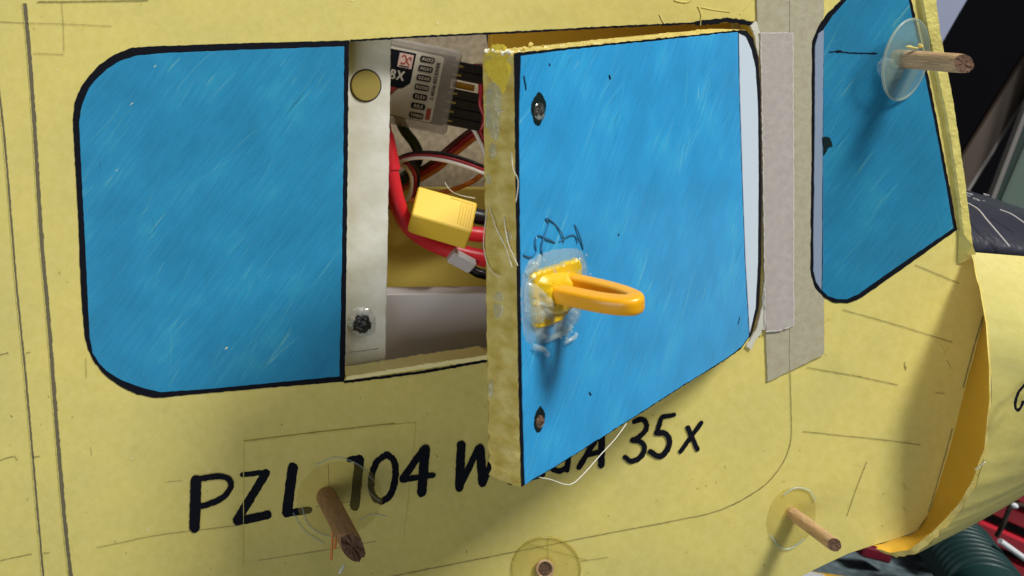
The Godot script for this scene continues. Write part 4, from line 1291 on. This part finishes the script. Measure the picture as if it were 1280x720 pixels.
func _round(a: Vector2, b: Vector2, r: float) -> PackedVector2Array:
	var p := PackedVector2Array()
	for k in [[b.x - r, a.y + r, -90], [b.x - r, b.y - r, 0], [a.x + r, b.y - r, 90], [a.x + r, a.y + r, 180]]:
		for i in 4: p.append(Vector2(k[0], k[1]) + Vector2(r, 0).rotated(deg_to_rad(k[2] + i * 30.0)))
	return p

func _turn(s: Shape, c: Vector3, b: Basis) -> Shape:
	for i in s.v.size(): s.v[i] = c + b * s.v[i]
	return s

# ---------------------------------------------------------------- what shows past the nose
func background() -> void:
	var s := Shape.new()
	block(s, Vector3(1400, 1000, -900), Vector3(2600, 20, 1500), Basis(), 2.0)
	tag(build(s, "workbench", M.mat_slate), "slate grey workbench top under the model", "workbench", "", "structure")
	s = Shape.new()
	block(s, Vector3(1400, -300, -2450), Vector3(3600, 1300, 20), Basis(), 2.0)
	tag(build(s, "dark_wall", M.backdrop), "wall behind the workbench with its shadow painted near black", "wall", "", "structure")
	# pale sheet, metal bar and green case behind the windscreen
	s = Shape.new()
	var z := -500.0
	var q := PackedVector2Array()
	for k in [[1120, -80], [1250, -80], [1213, -4], [1196, 25], [1175, 62], [1150, 110], [1120, 160]]:
		var w := at(k[0], k[1], z); q.append(Vector2(w.x, w.y))
	sheet(s, q, z - 14, z, 3.0)
	tag(build(s, "plastic_sheet", M.pale_sheet), "pale lavender plastic sheet behind the top of the windscreen edge", "sheet")
	z = -620.0
	var b0 := at(1320, 30, z); var b1 := at(1160, 285, z)
	var o := thing("metal_bar", "brown square metal bar slanting behind the nose", "bar", b1)
	s = Shape.new()
	var dir := (b1 - b0).normalized()
	var bb := Basis(dir, Vector3(0, 0, 1).cross(dir), Vector3(0, 0, 1)) * Basis(Vector3(1, 0, 0), deg_to_rad(-28.0))
	block(s, (b0 + b1) / 2.0, Vector3(b0.distance_to(b1) / 2.0, 18, 14), bb, 3.0)
	build(s, "bar_body", M.bar_brown, o)
	s = Shape.new()
	block(s, (b0 + b1) / 2.0 + bb * Vector3(0, -17.5, 12), Vector3(b0.distance_to(b1) / 2.0, 3, 3), bb, 1.5)  # pale strip painted for the highlight along the bar
	build(s, "bar_edge", M.bar_edge, o)
	z = -560.0
	o = thing("green_case", "dull green plastic case standing at the right behind the nose", "case", at(1270, 280, z))
	s = Shape.new(); q = PackedVector2Array()
	for k in [[1370, -90], [1420, -90], [1420, 330], [1215, 330], [1236, 270], [1300, 105]]:
		var w := at(k[0], k[1], z); q.append(Vector2(w.x, w.y))
	sheet(s, q, z - 20, z, 5.0)
	build(s, "body", M.green_case_dark, o)
	s = Shape.new(); q = PackedVector2Array()
	for k in [[1385, -90], [1420, -90], [1420, 330], [1228, 330], [1254, 250], [1316, 105]]:
		var w := at(k[0], k[1], z + 8); q.append(Vector2(w.x, w.y))
	sheet(s, q, z - 4, z + 8, 3.0)
	build(s, "lid", M.green_case, o)
	s = Shape.new(); q = PackedVector2Array()
	for k in [[1364, -90], [1370, -90], [1300, 105], [1240, 262], [1234, 262], [1294, 105]]:
		var w := at(k[0], k[1], z + 6); q.append(Vector2(w.x, w.y))
	sheet(s, q, z - 4, z + 6, 1.0)
	build(s, "edge_strip", M.bar_edge, o)
	s = Shape.new()
	sweep(s, spline([at(1246, 261, -330), at(1260, 264, -325), at(1275, 272, -320), at(1300, 286, -315)], 5), [1.0, 2.0, 3.0, 4, 5, 5, 5, 5, 5, 5, 5, 5, 5, 5, 5, 5], 10)
	tag(build(s, "white_strip", M.grey_white), "curved white strip just above the black nose", "strip")
	# things on the bench below the nose
	var h0 := at(1190, 678, -390); var h1 := at(1272, 790, -190)
	var path := []; var rad := []
	for i in 420:
		var along := i / 419.0
		path.append(h0.lerp(h1, along))
		var ridge := 0.5 + 0.5 * cos(along * TAU * 18.0)
		rad.append((44.0 + 8.0 * pow(ridge, 0.8)) * minf(1.0, 0.86 + along * 6.0) if along < 0.60 else 47.0)
	s = Shape.new(); sweep(s, path, rad, 36)
	tag(build(s, "ribbed_hose", M.hose), "dark green ribbed hose end below the cowl", "hose")
	var rc := at(1268, 655, -420)
	o = thing("red_crate", "red plastic crate with dark slots at the lower right", "crate", rc + Vector3(0, 60, 0))
	var rb := Basis(Vector3(0, 0, 1), deg_to_rad(24.0)) * Basis(Vector3(1, 0, 0), deg_to_rad(-20.0))
	s = Shape.new(); block(s, rc + rb * Vector3(60, 20, -50), Vector3(140, 90, 20), rb, 2.0)
	build(s, "back_wall", M.black, o)
	for k in [[-62, 16, 5], [-16, 13, 0], [30, 15, 4], [84, 22, 0]]:
		s = Shape.new(); block(s, rc + rb * Vector3(60, k[0], k[2]), Vector3(140, k[1], 10), rb, 3.0)
		build(s, "rail", M.red_plastic, o)
	for k in [-72, 120]:
		s = Shape.new(); block(s, rc + rb * Vector3(k, 10, 0), Vector3(9, 92, 18), rb, 3.0)
		build(s, "upright", M.red_plastic, o)
	o = thing("metal_rod", "thin dark metal rod with a pale ball end on the red crate", "rod", at(1247, 668, -370))
	s = Shape.new(); sweep(s, spline([at(1246, 670, -370), at(1254, 655, -360), at(1262, 636, -355), at(1268, 630, -355), at(1290, 634, -360)], 5), 3.2, 9)
	build(s, "shaft", M.bar_brown, o)
	s = Shape.new(); dome(s, ellipse(Vector2(at(1268, 632, -345).x, at(1268, 632, -345).y), 5, 4.5, 0, 16), -345, 5, 0.1)
	build(s, "ball_end", M.grey_white, o, Vector3.BACK)
	s = Shape.new(); dome(s, ellipse(Vector2(at(1218, 649, -345).x, at(1218, 649, -345).y), 7, 6, 0, 16), -352, 9, 0.1)
	tag(build(s, "white_pebble", M.grey_white, self, Vector3.BACK), "small white rounded piece between the cowl and the red crate", "small piece")
	s = Shape.new(); sweep(s, [at(1250, 676, -300), at(1300, 712, -290)], 4.5, 10)
	tag(build(s, "white_stick", M.grey_white), "white plastic stick above the ribbed hose", "stick")
	s = Shape.new(); block(s, at(1090, 689, -480), Vector3(25, 10, 14), Basis(Vector3(0, 0, 1), deg_to_rad(14.0)), 3.0)
	tag(build(s, "red_block", M.maroon), "dark red block lying under the cowl lip", "block")
	s = Shape.new(); block(s, Vector3(at(1040, 718, -470).x, 976, -448), Vector3(60, 4, 6), Basis(Vector3(0, 1, 0), -0.30), 1.5)
	tag(build(s, "yellow_strip", M.rule_yellow), "bright yellow strip lying on the bench at the bottom", "strip")
	s = Shape.new(); block(s, Vector3(at(995, 722, -470).x, 974, -450), Vector3(30, 6, 16), Basis(Vector3(0, 1, 0), -0.5), 2.0)
	tag(build(s, "white_scrap", M.grey_white), "white scrap on the bench beside the yellow strip", "scrap")
